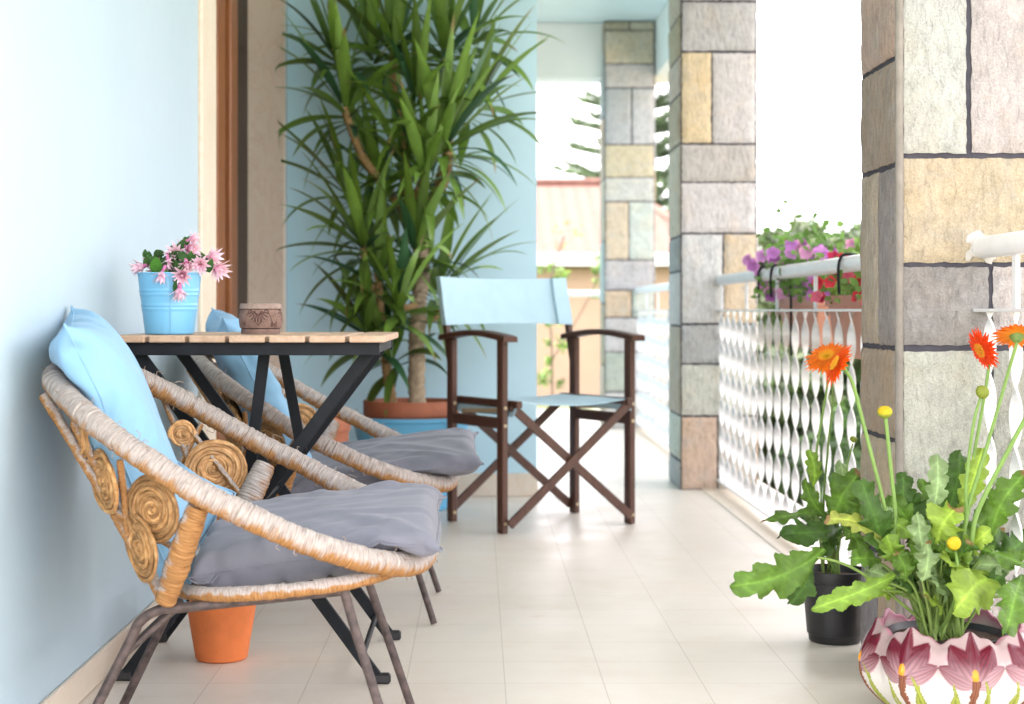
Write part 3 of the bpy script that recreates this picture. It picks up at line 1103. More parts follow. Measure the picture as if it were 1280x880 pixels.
# ------------------------------------------------------------------ pillows (inflated cloth, solved with a small position based solver)
def pillow(name, Mx, w, h, vol, label, cat, mat, seed, n=58, iters=240, colliders=None, pinch=0.0, bend=None, parent=None, folds=26, fold_h=0.006):
    r = np.random.RandomState(seed)
    g = np.linspace(-0.5, 0.5, n)
    X, Y = np.meshgrid(g * w, g * h, indexing='ij')
    # index maps: front all n*n; back interior separate
    idx_f = np.arange(n * n).reshape(n, n)
    idx_b = idx_f.copy()
    cnt = n * n
    for i in range(1, n - 1):
        for j in range(1, n - 1):
            idx_b[i, j] = cnt; cnt += 1
    p = np.zeros((cnt, 3))
    bump = (1 - (2 * X / w) ** 2) * (1 - (2 * Y / h) ** 2)
    nz = r.normal(0, 0.004, (n, n))
    p[idx_f.ravel()] = np.stack([X, Y, bump * 0.02 + nz * (bump > 0)], -1).reshape(-1, 3)
    inner = idx_b[1:-1, 1:-1]
    p[inner.ravel()] = np.stack([X, Y, -bump * 0.02 + nz[::-1] * (bump > 0)], -1)[1:-1, 1:-1].reshape(-1, 3)
    if bend is not None:
        p[:, 2] += bend * (p[:, 0] ** 2)
    A = np.array(Mx.to_3x3()); T = np.array(Mx.translation)
    p = p @ A.T + T
    quads = []
    for idx, flip in ((idx_f, False), (idx_b, True)):
        q = np.stack([idx[:-1, :-1], idx[1:, :-1], idx[1:, 1:], idx[:-1, 1:]], -1).reshape(-1, 4)
        quads.append(q[:, ::-1] if flip else q)
    quads = np.concatenate(quads)
    cons = []
    for idx in (idx_f, idx_b):
        for par in (0, 1):
            cons.append((idx[par:-1:2, :].ravel(), idx[par + 1::2, :].ravel(), w / (n - 1), 1.0))
            cons.append((idx[:, par:-1:2].ravel(), idx[:, par + 1::2].ravel(), h / (n - 1), 1.0))
        dl = math.hypot(w, h) / (n - 1)
        for pi in (0, 1):
            for pj in (0, 1):
                a = idx[pi:-1:2, pj:-1:2]; b = idx[pi + 1::2, pj + 1::2]
                k0, k1 = min(a.shape[0], b.shape[0]), min(a.shape[1], b.shape[1])
                cons.append((a[:k0, :k1].ravel(), b[:k0, :k1].ravel(), dl, 0.35))
                a = idx[pi + 1::2, pj:-1:2]; b = idx[pi:-1:2, pj + 1::2]
                k0, k1 = min(a.shape[0], b.shape[0]), min(a.shape[1], b.shape[1])
                cons.append((a[:k0, :k1].ravel(), b[:k0, :k1].ravel(), dl, 0.35))
        for par in range(4):
            i0 = np.arange(par, n - 2, 4)
            cons.append((idx[i0, :].ravel(), idx[i0 + 2, :].ravel(), 2 * w / (n - 1), 0.02))
            cons.append((idx[:, i0].ravel(), idx[:, i0 + 2].ravel(), 2 * h / (n - 1), 0.02))
    prev = p.copy()
    c_start = p.mean(0)
    for it in range(iters):
        vel = (p - prev) * 0.90
        prev = p.copy()
        a, b, c, e = (p[quads[:, k]] for k in range(4))
        fn = 0.5 * np.cross(c - a, e - b)
        cen = p.mean(0)
        V = (np.einsum('ij,ij->i', (a + b + c + e) / 4 - cen, fn)).sum() / 3
        pr = max(0.0, min(3.0, (vol / max(V, 1e-5) - 1.0))) * 2.2
        nv = np.zeros_like(p)
        for k in range(4):
            np.add.at(nv, quads[:, k], fn)
        p = p + vel + nv * pr
        for rep in range(3):
            for (i, j, L, kk) in cons:
                dvec = p[j] - p[i]
                ln = np.sqrt((dvec ** 2).sum(1)) + 1e-9
                corr = dvec * (0.5 * kk * (ln - L) / ln)[:, None]
                p[i] += corr; p[j] -= corr
        if colliders:
            for fnc in colliders:
                p = fnc(p)
        shift = (p.mean(0) - c_start) * 0.15
        p -= shift
    # light smoothing
    nb = np.zeros_like(p); ct = np.zeros(cnt)
    e1 = np.concatenate([quads[:, [0, 1]], quads[:, [1, 2]], quads[:, [2, 3]], quads[:, [3, 0]]])
    bidx = np.unique(np.concatenate([idx_f[0], idx_f[-1], idx_f[:, 0], idx_f[:, -1]]))
    for rep in range(1):
        nb[:] = 0; ct[:] = 0
        np.add.at(nb, e1[:, 0], p[e1[:, 1]]); np.add.at(ct, e1[:, 0], 1)
        np.add.at(nb, e1[:, 1], p[e1[:, 0]]); np.add.at(ct, e1[:, 1], 1)
        q = p * 0.5 + 0.5 * nb / ct[:, None]
        keep = p[bidx].copy()
        p = q; p[bidx] = keep
    # soft folds running in from the edges and corners
    a, b, c, e = (p[quads[:, k]] for k in range(4))
    fn = np.cross(c - a, e - b)
    nv = np.zeros_like(p)
    for k in range(4): np.add.at(nv, quads[:, k], fn)
    nv /= np.linalg.norm(nv, axis=1)[:, None] + 1e-12
    U, V_ = np.meshgrid(g * 2, g * 2, indexing='ij')
    for idx in (idx_f, idx_b):
        hgt = np.zeros((n, n))
        for k in range(folds):
            side_ = r.randint(4); q = r.uniform(-1, 1)
            if r.rand() < 0.5: q = np.sign(q) * r.uniform(.75, 1.0)
            st = np.array([(q, -1), (q, 1), (-1, q), (1, q)][side_], float)
            tgt = np.array([r.uniform(-.45, .45), r.uniform(-.45, .45)])
            dr = tgt - st; ln = np.linalg.norm(dr); dr /= ln
            al = (U - st[0]) * dr[0] + (V_ - st[1]) * dr[1]
            ac = -(U - st[0]) * dr[1] + (V_ - st[1]) * dr[0] + 0.10 * r.uniform(-1, 1) * np.sin(al * 2.2)
            sg = r.uniform(.035, .075) * (1 + 0.8 * np.clip(al / ln, 0, 1))
            win = np.clip(al / 0.15, 0, 1) * np.clip((ln * r.uniform(.7, 1.1) - al) / (0.5 * ln), 0, 1)
            prof_ = np.exp(-(ac / sg) ** 2) - 0.55 * np.exp(-((ac - 1.6 * sg) / (1.2 * sg)) ** 2)
            hgt += r.uniform(.4, 1.0) * r.choice([1, 1, -1]) * fold_h * prof_ * win
        hgt[0] = hgt[-1] = 0; hgt[:, 0] = hgt[:, -1] = 0
        p[idx[1:-1, 1:-1].ravel()] += nv[idx[1:-1, 1:-1].ravel()] * hgt[1:-1, 1:-1].reshape(-1, 1)
    mb = MB()
    mb.add([tuple(k) for k in p], [tuple(int(z) for z in k) for k in quads])
    o = mb.build(name, mat, loc=tuple(p.mean(0)), angle=None)
    sub = o.modifiers.new("smooth", 'SUBSURF'); sub.levels = 1; sub.render_levels = 1
    tag(o, label, cat)
    # stitched edge
    loop = list(idx_f[0, :]) + list(idx_f[1:, -1]) + list(idx_f[-1, -2::-1]) + list(idx_f[-2:0:-1, 0])
    sm = MB()
    sm.tube([tuple(p[k]) for k in loop], 0.0018, 6, True)
    so = sm.build("seam", mat, o)
    return o


def frame_mx(c, xd, yd):
    xd = Vector(xd).normalized(); yd = Vector(yd); yd = (yd - xd * yd.dot(xd)).normalized()
    z = xd.cross(yd)
    mx = Matrix((xd, yd, z)).transposed().to_4x4()
    mx.translation = Vector(c)
    return mx


def col_plane(pt, nrm):
    pt, nrm = np.array(pt, float), np.array(nrm, float); nrm = nrm / np.linalg.norm(nrm)
    def f(p):
        dd = (p - pt) @ nrm
        return p - np.minimum(dd, 0)[:, None] * nrm
    return f


def col_tube(pts, R):
    pts = np.array([tuple(q) for q in pts])
    lo, hi = pts.min(0) - R, pts.max(0) + R
    def f(p):
        sel = np.where(((p > lo) & (p < hi)).all(1))[0]
        if len(sel) == 0: return p
        q = p[sel]
        dd = q[:, None, :] - pts[None]
        d2 = (dd ** 2).sum(2)
        k = d2.argmin(1)
        ln = np.sqrt(d2[np.arange(len(q)), k]) + 1e-9
        pen = np.maximum(R - ln, 0)
        p = p.copy()
        p[sel] += dd[np.arange(len(q)), k] / ln[:, None] * pen[:, None]
        return p
    return f


rim_pts = even[::12]
seat_pts = [seatP(2 * PI * i / 80) for i in range(80)]
sz = 0.312
c_rim, c_rim2 = col_tube(rim_pts, 0.027), col_tube([q + OFF for q in rim_pts], 0.027)
c_seat = col_plane((0, 0, sz), (-0.08, 0, 1))
c_wall = col_plane((WX + 0.003, 0, 0), (1, 0, 0))

def col_basket(off):
    """keeps a pillow inside the leaning back and the two sides of the basket"""
    bp_, bn = np.array([-0.715, 0, 0.615]) + np.array(off), np.array([0.88, 0, 0.475])
    def f(p):
        low = p[:, 2] < 0.60
        dd = (p - bp_) @ bn
        p = p - (np.minimum(dd, 0) * low)[:, None] * bn
        for sg in (1, -1):
            lim = CH_Y + off[1] + sg * (0.245 + np.clip(p[:, 2] - 0.30, 0, 0.35) * 0.12)
            ex = (p[:, 1] - lim) * sg
            p[:, 1] -= sg * np.maximum(ex, 0) * (p[:, 2] < 0.56)
        return p
    return f


def col_back(xm):
    def f(p):
        p = p.copy()
        p[:, 0] = np.maximum(p[:, 0], xm)
        return p
    return f


c_bas, c_bas2 = col_basket(Vector((0, 0, 0))), col_basket(OFF)
# seat cushions first, then the back pillows that rest on them
pillow("seat_cushion", frame_mx((-0.285, 2.872, 0.356), (1, 0.0, 0.10), (0.02, 1, 0.08)), 0.49, 0.475, 0.0102,
       "grey square seat cushion on the armchair closest to the camera", "cushion", M_GREY_CLOTH, 3, colliders=[c_rim, c_seat, col_back(-0.502)])
pillow("seat_cushion", frame_mx(Vector((-0.258, 2.865, 0.368)) + OFF, (1, 0.02, 0.15), (-0.05, 1, 0.08)), 0.50, 0.48, 0.0088,
       "grey wrinkled seat cushion on the farther rattan armchair", "cushion", M_GREY_CLOTH, 8, colliders=[c_rim2, c_seat])
pillow("back_pillow", frame_mx((-0.614, 2.845, 0.528), (-0.32, -0.16, 0.93), (-0.08, 1, -0.34)), 0.53, 0.44, 0.0140,
       "pale blue back pillow on the armchair closest to the camera", "pillow", M_BLUE_CLOTH, 5, folds=16, fold_h=0.004, colliders=[c_rim, c_wall, c_bas])
pillow("back_pillow", frame_mx(Vector((-0.575, 2.865, 0.515)) + OFF, (-0.42, -0.16, 0.90), (-0.02, 1, -0.36)), 0.54, 0.43, 0.0112,
       "pale blue back pillow on the farther rattan armchair", "pillow", M_BLUE_CLOTH, 6, colliders=[c_rim2, c_wall, c_bas2])

# ------------------------------------------------------------------ folding bistro table
TX0, TX1, TY0, TY1, TZ = -0.735, -0.186, 3.18, 3.72, 0.691
tb = empty("folding_table", ((TX0 + TX1) / 2, (TY0 + TY1) / 2, 0), "folding bistro table with wooden slats and black steel legs", "table")
ns, gapw = 7, 0.0085
sw = (TX1 - TX0 - gapw * (ns - 1)) / ns
for k in range(ns):
    m = MB()
    xa = TX0 + k * (sw + gapw)
    m.box((xa, TY0 + rng.uniform(-.002, .002), TZ), (xa + sw, TY1 + rng.uniform(-.002, .002), TZ + 0.014), bev=0.002)
    m.build("slat", M_SLAT, tb)
m = MB()
for yy in (TY0 + 0.03, TY1 - 0.03):
    m.box((TX0 + 0.012, yy - 0.009, TZ - 0.026), (TX1 - 0.012, yy + 0.009, TZ - 0.0005), bev=0.001)
m.box((TX0 + 0.014, TY0 + 0.0395, TZ - 0.022), (TX0 + 0.030, TY1 - 0.0395, TZ - 0.002), bev=0.001)
m.box((TX1 - 0.030, TY0 + 0.0395, TZ - 0.022), (TX1 - 0.014, TY1 - 0.0395, TZ - 0.002), bev=0.001)
m.build("top_frame", M_BLACK, tb)
LEGS = [((-0.690, 3.235, 0.671), (-0.205, 3.235, 0.012), 0), ((-0.222, 3.262, 0.671), (-0.718, 3.262, 0.012), 1),
        ((-0.690, 3.665, 0.671), (-0.205, 3.665, 0.012), 0), ((-0.222, 3.638, 0.671), (-0.718, 3.638, 0.012), 1)]
for (a, b, q) in LEGS:
    m = MB()
    m.bar(a, b, 0.012, 0.025, (0, 0, 1), bev=0.001)
    leg = m.build("leg", M_BLACK, tb)
    m = MB()
    bx = b[0]
    sg = 1 if bx > -0.4 else -1
    m.box((bx - 0.016 + sg * 0.008, b[1] - 0.009, 0.001), (bx + 0.020 + sg * 0.008, b[1] + 0.009, 0.022), bev=0.004)
    m.build("foot_cap", M_BLACKPOT, leg)
for (a_, b_, r_) in (((-0.235, 3.242, 0.055), (-0.235, 3.658, 0.055), .006), ((-0.69, 3.268, 0.055), (-0.69, 3.632, 0.055), .006), ((-0.456, 3.229, 0.355), (-0.456, 3.671, 0.355), .005)):
    m = MB()
    m.tube([a_, b_], r_, 10)
    m.build("cross_rod", M_BLACK, tb)
for (a_, b_) in (((-0.440, 3.30, 0.679), (-0.475, 3.30, 0.40)), ((-0.440, 3.58, 0.679), (-0.395, 3.58, 0.44))):
    m = MB()
    m.bar(a_, b_, 0.006, 0.024, (1, 0, 0), bev=0.001)
    m.build("folding_stay", M_BLACK, tb)
for (xx, yy) in ((-0.690, 3.2255), (-0.222, 3.2255), (-0.456, 3.2255)):
    zz = 0.674 if xx != -0.456 else 0.355
    m = MB()
    m.tube([(xx, yy - 0.006, zz), (xx, yy + 0.006, zz)], 0.006, 12)
    m.build("rivet", M_RIVET, tb)

# ------------------------------------------------------------------ blue bucket with holiday cactus
BXC, BYC, BZ = (212 - CX) * 3.33 / F, 3.33, TZ + 0.0145
bk = empty("blue_bucket", (BXC, BYC, BZ), "sky blue ribbed metal bucket planter on the folding table", "bucket")
prof = [(0.0, 0.0), (0.048, 0.0), (0.050, 0.002)]
for i in range(1, 61):
    z = 0.002 + 0.122 * i / 60
    r = 0.050 + 0.0155 * z / 0.124
    for zc in (0.052, 0.060, 0.082, 0.090):
        r += 0.0013 * math.exp(-((z - zc) / 0.0022) ** 2)
    prof.append((r, z))
prof += [(0.0675, 0.1245), (0.0680, 0.1262), (0.0668, 0.1275), (0.0645, 0.1262), (0.0635, 0.110), (0.0500, 0.004), (0.0, 0.004)]
m = MB(); m.lathe(prof, (BXC, BYC, BZ), 72)
m.build("shell", M_BUCKET, bk, angle=60)
m = MB(); m.tube([(BXC + 0.012, BYC - 0.0505, BZ + 0.003), (BXC + 0.014, BYC - 0.0655, BZ + 0.122)], 0.0012, 8)
m.build("seam", M_BUCKET, bk)
m = MB(); m.lathe([(0.0, 0.112), (0.03, 0.113), (0.0625, 0.111)], (BXC, BYC, BZ), 24)
m.build("soil", M_SOIL, bk)


def petal(mb, base, direction, up, length, width, curl, c0, c1, rows=6, sharp=1.0, cup=0.25):
    d = Vector(direction).normalized(); u = Vector(up)
    u = (u - d * u.dot(d)).normalized()
    s = d.cross(u)
    vs, fs, cs = [], [], []
    p = Vector(base)
    ang = 0.0
    step = length / rows
    for i in range(rows + 1):
        t = i / rows
        wd = width * 0.5 * (math.sin(PI * min(1, 0.12 + 0.88 * t) ** sharp) ** 0.75 if t < 0.999 else 0.02)
        dirn = d * math.cos(ang) + u * math.sin(ang)
        nn = u * math.cos(ang) - d * math.sin(ang)
        col = tuple(a + (b - a) * t for a, b in zip(c0, c1))
        for x in (-1, 0, 1):
            vs.append(p + s * (x * wd) + nn * (abs(x) * wd * cup)); cs.append(col)
        p = p + dirn * step
        ang += curl / rows
    for i in range(rows):
        for k in range(2):
            fs.append((i * 3 + k, i * 3 + k + 1, (i + 1) * 3 + k + 1, (i + 1) * 3 + k))
    mb.add(vs, fs, cs)


cact = empty("holiday_cactus", (BXC, BYC, BZ + 0.112), "pink flowering holiday cactus spilling over the blue bucket", "plant")
r = random.Random(4)
FL = [(169, 336, 3.31, (-1, -.3, -.35), 1), (184, 328, 3.34, (-.8, -.3, -.3), .9), (201, 350, 3.265, (-.25, -.25, -1), 1), (210, 334, 3.29, (.1, -.3, -.9), .9),
      (218, 316, 3.30, (.0, -1, .05), 1.05), (226, 347, 3.255, (-.1, -.9, -.45), 1.05), (234, 335, 3.28, (.2, -.5, -.6), .9), (224, 371, 3.255, (0, -.2, -1), .95),
      (243, 313, 3.32, (.55, -.3, -.2), 1.1), (244, 297, 3.33, (1, -.1, .4), .75), (250, 331, 3.29, (.1, -1, -.15), 1.0), (271, 321, 3.33, (1, -.25, .12), 1.15),
      (277, 341, 3.31, (.8, -.4, -.65), 1.3), (232, 305, 3.37, (.3, .4, .6), .9), (192, 338, 3.36, (-.5, .3, .2), .9)]
root_p = Vector((BXC, BYC, BZ + 0.113))
for (px, py, dd, nrm, sc) in FL:
    n, a, b = perp(nrm)
    tipp = P(px, py, dd)
    base = tipp - n * 0.020 * sc
    # chain of flat green segments from the soil to the flower
    start = root_p + Vector((r.uniform(-.03, .03), r.uniform(-.03, .03), 0))
    mid = start.lerp(base, 0.5) + Vector((0, 0, 0.028 + r.uniform(0, .015)))
    ch = bez([start, mid, base], 12)
    m = MB()
    for i in range(0, len(ch) - 3, 4):
        p0, p1 = ch[i], ch[min(i + 4, len(ch) - 1)]
        g = r.uniform(0.8, 1.2)
        petal(m, p0, p1 - p0, (r.uniform(-.5, .5), -1, 0.5), (p1 - p0).length * 1.1, 0.017, 0.1, (0.035 * g, 0.085 * g, 0.02), (0.05 * g, 0.13 * g, 0.03), 6, 0.9, 0.15)
    m.build("stem", M_LEAF, cact, angle=None)
    m = MB()
    m.tube([base - n * 0.012, base - n * 0.004, base + n * 0.004], [0.003, 0.0042, 0.0055], 8, col=(0.62, 0.20, 0.40))
    for ring, (cnt, ln, spread) in enumerate(((9, 0.027, 0.80), (9, 0.028, 0.45), (6, 0.023, 0.22))):
        for k in range(cnt):
            th = 2 * PI * (k + 0.5 * ring) / cnt + r.uniform(-.15, .15)
            rad = a * math.cos(th) + b * math.sin(th)
            dirn = n + rad * spread
            petal(m, base + n * (0.004 * ring) + rad * 0.003, dirn, rad * -1 + n * 0.3, ln * sc * r.uniform(.85, 1.1), 0.0072 * sc, -0.6 * (spread), (0.76, 0.36, 0.58), (0.86, 0.70, 0.82), 6, 0.85, 0.3)
    for k in range(5):
        th = r.uniform(0, 6.28)
        rad = a * math.cos(th) + b * math.sin(th)
        m.tube([base + n * 0.004, base + n * 0.020 * sc + rad * 0.0035], 0.0006, 5, col=(0.85, 0.62, 0.62))
    m.build("flower", M_PETAL, cact, angle=None)
for (px, py, dd, L, wd) in ((197, 331, 3.28, 0.034, 0.028), (190, 321, 3.33, .026, .016), (228, 325, 3.31, .03, .018), (240, 322, 3.30, .03, .018), (262, 331, 3.31, .03, .016), (213, 345, 3.27, .03, .016), (222, 357, 3.262, .03, .015), (235, 300, 3.33, .02, .012), (184, 317, 3.34, .02, .012)):
    c = P(px, py, dd)
    g = 1.9 if px == 197 else 1.0
    m = MB()
    petal(m, c - Vector((0.004, 0, L / 2)), (r.uniform(-.3, .5), -.15, 1), (r.uniform(-.3, .3), -1, 0), L, wd, 0.1, (0.03 * g, 0.09 * g, 0.02), (0.045 * g, 0.13 * g, 0.03), 7, 0.95, 0.12)
    m.build("leaf_segment", M_LEAF, cact, angle=None)

# ------------------------------------------------------------------ small carved pot
CPX, CPY = (326 - CX) * 3.36 / F, 3.36
CR, CHh = 0.0455, 0.064


def carved():
    prof = []
    nz = 64
    for i in range(nz + 1):
        z = CHh * i / nz
        t = i / nz
        if t < 0.17: r = 0.0415 - 0.0008 * abs(t - 0.09) * 10
        elif t < 0.20: r = 0.0405
        elif t < 0.80: r = 0.0435 + 0.0022 * math.sin(PI * (t - 0.2) / 0.6)
        elif t < 0.825: r = 0.0415
        else: r = 0.0445 - (t - 0.825) * 0.010
        prof.append((r, z))
    n0 = len(prof)
    prof += [(0.040, CHh), (0.0385, CHh - 0.004), (0.037, 0.008), (0.0, 0.008)]

    def groove(th, z):
        t = z / CHh
        if not (0.22 < t < 0.79): return 0.0
        u = ((th / (2 * PI) * 4 + 0.5) % 1.0) - 0.5      # four repeats
        x = u * (2 * PI * CR / 4); y = (t - 0.76) * CHh
        g = 0.0
        rad = math.hypot(x, y); an = math.atan2(-y, x)
        if 0.006 < rad < 0.024:
            for k in range(9):
                a0 = PI * (0.08 + 0.84 * k / 8)
                if abs(an - a0) * rad < 0.0011: g = 1
        arc = 0.0285
        yy = -0.031 * math.cos(x / 0.0357 * PI) ** 2 + 0.002
        if abs(y - yy - 0.0) < 0.0013: g = 1
        if abs(x) > 0.025 and y < -0.024 and (abs(x) * 1000 % 4) < 1.6: g = 1
        return g

    def rf(i, th, r, z):
        return (-0.0016 * groove(th, z), 0) if i < n0 else (0, 0)

    def cf(i, th, r, z):
        t = z / CHh
        base = (0.20, 0.125, 0.10) if t < 0.82 else (0.27, 0.20, 0.165)
        if i < n0 and groove(th, z) > 0: base = (0.085, 0.045, 0.038)
        if 0.17 <= t < 0.20 or 0.80 <= t < 0.825: base = (0.06, 0.035, 0.03)
        return base
    m = MB()
    m.lathe([(0, 0)] + prof, (CPX, CPY, TZ + 0.0145), 300, colfun=lambda i, th, r, z: cf(i - 1, th, r, z), rfun=lambda i, th, r, z: rf(i - 1, th, r, z) if i > 0 else (0, 0))
    o = m.build("carved_pot", M_CARVED, loc=(CPX, CPY, TZ + 0.0145), angle=50)
    tag(o, "small brown carved clay pot with leaf fans, standing on the folding table", "pot")


carved()

# ------------------------------------------------------------------ terracotta pots on the floor
def flower_pot(name, x, y, rb, rt, h, mat, label, cat="pot", rim=0.02, soil=True, z0=0.001, seg=56, group=None):
    root = empty(name, (x, y, z0), label, cat, group)
    rr = rt + 0.006
    prof = [(0, 0), (rb - 0.003, 0), (rb, 0.003)] + [(rb + (rt - rb) * i / 10, 0.003 + (h - rim - 0.003) * i / 10) for i in range(1, 11)]
    prof += [(rr, h - rim + 0.001), (rr + 0.001, h - 0.003), (rr - 0.001, h), (rr - 0.010, h), (rr - 0.012, h - 0.004), (rb - 0.008, 0.012), (0, 0.012)]
    m = MB(); m.lathe(prof, (x, y, z0), seg); m.build("pot_wall", mat, root, angle=35)
    if soil:
        m = MB(); m.lathe([(0, h - 0.018), (rr * 0.5, h - 0.016), (rr - 0.0115, h - 0.02)], (x, y, z0), 32); m.build("soil", M_SOIL, root)
    return root


flower_pot("terracotta_pot", (277 - CX) * 3.47 / F, 3.47, 0.056, 0.078, 0.165, M_TERRA, "orange terracotta pot on the floor under the folding table", rim=0.03)
flower_pot("terracotta_pot", (411 - CX) * 5.3 / F, 5.3, 0.062, 0.066, 0.405, M_TERRA_D, "tall dark terracotta pot behind the farther rattan armchair", rim=0.05)

# ------------------------------------------------------------------ director's chair
A_, B_, C_, D_ = Vector((.081, 5.41, 0)), Vector((-.094, 5.72, 0)), Vector((.535, 5.66, 0)), Vector((.358, 5.962, 0))
sd_ = (C_ - A_).normalized(); fd_ = (A_ - B_).normalized()
dc = empty("folding_chair", ((A_ + D_) / 2), "brown wooden folding chair with aqua canvas seat and back", "chair")
Z = Vector((0, 0, 1))
for q, (pt, back) in enumerate(((A_, 0), (B_, 1), (C_, 0), (D_, 1))):
    m = MB()
    m.obox(pt + Z * 0.328, fd_ * 0.020, sd_ * 0.0115, Z * 0.3265, bev=0.003)
    leg = m.build("leg", M_TEAK, dc)
    sgn = -1 if q < 2 else 1
    for zz in (0.035, 0.365, 0.425):
        c = pt + Z * zz + fd_ * 0.020
        m = MB()
        m.tube([c, c + fd_ * 0.002], 0.006, 12)
        m.build("screw", M_BRASS, leg)
for (fr_, bk_) in ((A_, B_), (C_, D_)):
    m = MB()
    a = bk_ - fd_ * 0.055; b = fr_ + fd_ * 0.055
    n = 16
    def armf(u, v, a=a, b=b):
        c = a.lerp(b, u)
        z = 0.652 + 0.020 * math.sin(PI * u) - 0.004
        ring = [(-.027, 0), (-.027, .016), (-.022, .020), (.022, .020), (.027, .016), (.027, 0), (-.027, 0)]
        k = min(int(round(v * 6)), 6)
        return c + sd_ * ring[k][0] + Z * (z + ring[k][1])
    m.grid(armf, n, 6)
    for u in (0, 1):
        m.add([armf(u, k / 6) for k in range(6)], [tuple(range(6))])
    m.build("armrest", M_TEAK, dc)
    m = MB(); m.bar(bk_ + Z * 0.372 + fd_ * 0.0205, fr_ + Z * 0.372 - fd_ * 0.0205, 0.020, 0.038, bev=0.003)
    m.build("side_rail", M_TEAK, dc)
# crossing legs, front and back
for (p, q, off) in ((A_, C_, 0.024), (B_, D_, -0.024)):
    for sg in (0, 1):
        a, b = (p, q) if sg == 0 else (q, p)
        o2 = fd_ * (off + (0.012 if sg == 0 else -0.006) * (1 if off > 0 else -1))
        ins = (b - a).normalized() * 0.022
        m = MB(); m.bar(a + Z * 0.030 + o2 + ins * 0.3, b + Z * 0.432 + o2 - ins, 0.012, 0.030, Z, bev=0.002)
        x = m.build("cross_leg", M_TEAK, dc)
# seat rods
for (fr_, bk_, sg) in ((A_, B_, 1), (C_, D_, -1)):
    m = MB()
    m.bar(bk_ + sd_ * sg * 0.035 + Z * 0.437 - fd_ * 0.03, fr_ + sd_ * sg * 0.035 + Z * 0.437 + fd_ * 0.055, 0.024, 0.024, bev=0.003)
    m.build("seat_rod", M_TEAK, dc)
    m = MB()
    m.bar(bk_ + sd_ * sg * 0.014 + Z * 0.40 + fd_ * 0.05, fr_ + sd_ * sg * 0.020 + Z * 0.415 - fd_ * 0.03, 0.004, 0.014, bev=0.001)
    m.build("hinge_strap", M_BRASS, dc)
# canvas seat
m = MB()
S0 = B_ + sd_ * 0.020 - fd_ * 0.015
wS = (C_ - A_).length - 0.040
dS = (A_ - B_).length + 0.055


def seatf(u, v, dz=0.0):
    z = 0.4505 - 0.018 * math.sin(PI * u) ** 0.8 + 0.003 * math.sin(v * 9 + u * 3) * math.sin(PI * u)
    e = 0.0
    if u < 0.05: z -= (0.05 - u) / 0.05 * 0.052
    if u > 0.95: z -= (u - 0.95) / 0.05 * 0.045
    return S0 + sd_ * (u * wS) + fd_ * (v * dS) + Z * (z + dz)


m.grid(lambda u, v: seatf(u, v), 40, 14)
m.grid(lambda u, v: seatf(1 - u, v, -0.003), 40, 14)
for v in (0, 1):
    m.add([seatf(i / 40, v) for i in range(41)] + [seatf(i / 40, v, -0.003) for i in range(41)], [(i, i + 1, 42 + i, 41 + i) for i in range(40)])
m.build("canvas_seat", M_CANVAS, dc, angle=60)
# back posts and canvas back
tops = []
for pt in (B_, D_):
    m = MB()
    top = pt - fd_ * 0.085 + Z * 0.872
    m.bar(pt + Z * 0.56 - fd_ * 0.008, top, 0.020, 0.026, fd_, bev=0.003)
    m.build("back_post", M_TEAK, dc)
    tops.append(top)
lean = (tops[0] - (B_ + Z * 0.56)).normalized()
m = MB()


def backf(u, v, side):
    a = tops[0] - sd_ * 0.012; b = tops[1] + sd_ * 0.008
    top = a.lerp(b, u) + Z * (-0.007 * math.sin(PI * u)) + lean * 0.006
    bot = a.lerp(b, u) - lean * (0.176 - 0.006 * math.sin(PI * u))
    p = top.lerp(bot, v)
    thick = 0.016 if (u < 0.11 or u > 0.89) else 0.0025
    sag = -0.014 * math.sin(PI * u) + 0.0015 * math.sin(7 * v + 9 * u)
    return p + fd_ * (sag + side * thick)


us = [0, .02, .05, .085, .108, .112, .15] + [0.15 + 0.7 * i / 20 for i in range(1, 20)] + [.85, .888, .892, .915, .95, .98, 1]
nU = len(us) - 1
for side in (1, -1):
    m.grid(lambda i, v, s=side: backf(us[int(round((i if s > 0 else 1 - i) * nU))], v, s), nU, 8)
for v in (0, 1):
    m.add([backf(u, v, 1) for u in us] + [backf(u, v, -1) for u in us], [(i, i + 1, nU + 2 + i, nU + 1 + i) for i in range(nU)])
for u in (0, 1):
    m.add([backf(u, k / 8, 1) for k in range(9)] + [backf(u, k / 8, -1) for k in range(9)], [(k, k + 1, 10 + k, 9 + k) for k in range(8)])
m.build("canvas_back", M_CANVAS, dc, angle=50)

# ------------------------------------------------------------------ yucca
YX, YY = (514 - CX) * 6.1 / F, 6.1
op = empty("outer_planter", (YX, YY, 0.001), "large light blue plastic planter on the floor holding the yucca", "planter")
m = MB()
m.lathe([(0, 0), (0.140, 0), (0.145, 0.004), (0.222, 0.335), (0.231, 0.340), (0.232, 0.352), (0.224, 0.354), (0.219, 0.348), (0.20, 0.25), (0.14, 0.02), (0, 0.02)], (YX, YY, 0.001), 64)
m.build("planter_wall", M_BLUEPOT, op, angle=35)
ip = flower_pot("terracotta_pot", YX, YY, 0.135, 0.176, 0.385, M_TERRA_D, "dark terracotta pot rim standing inside the blue planter", rim=0.055, z0=0.028)

yk = empty("yucca_plant", (YX, YY, 0.39), "tall multi stemmed yucca with long green sword leaves", "plant")
YD = 6.1


def yp(px, py, dd=0.0):
    return P(px, py, YD + dd)


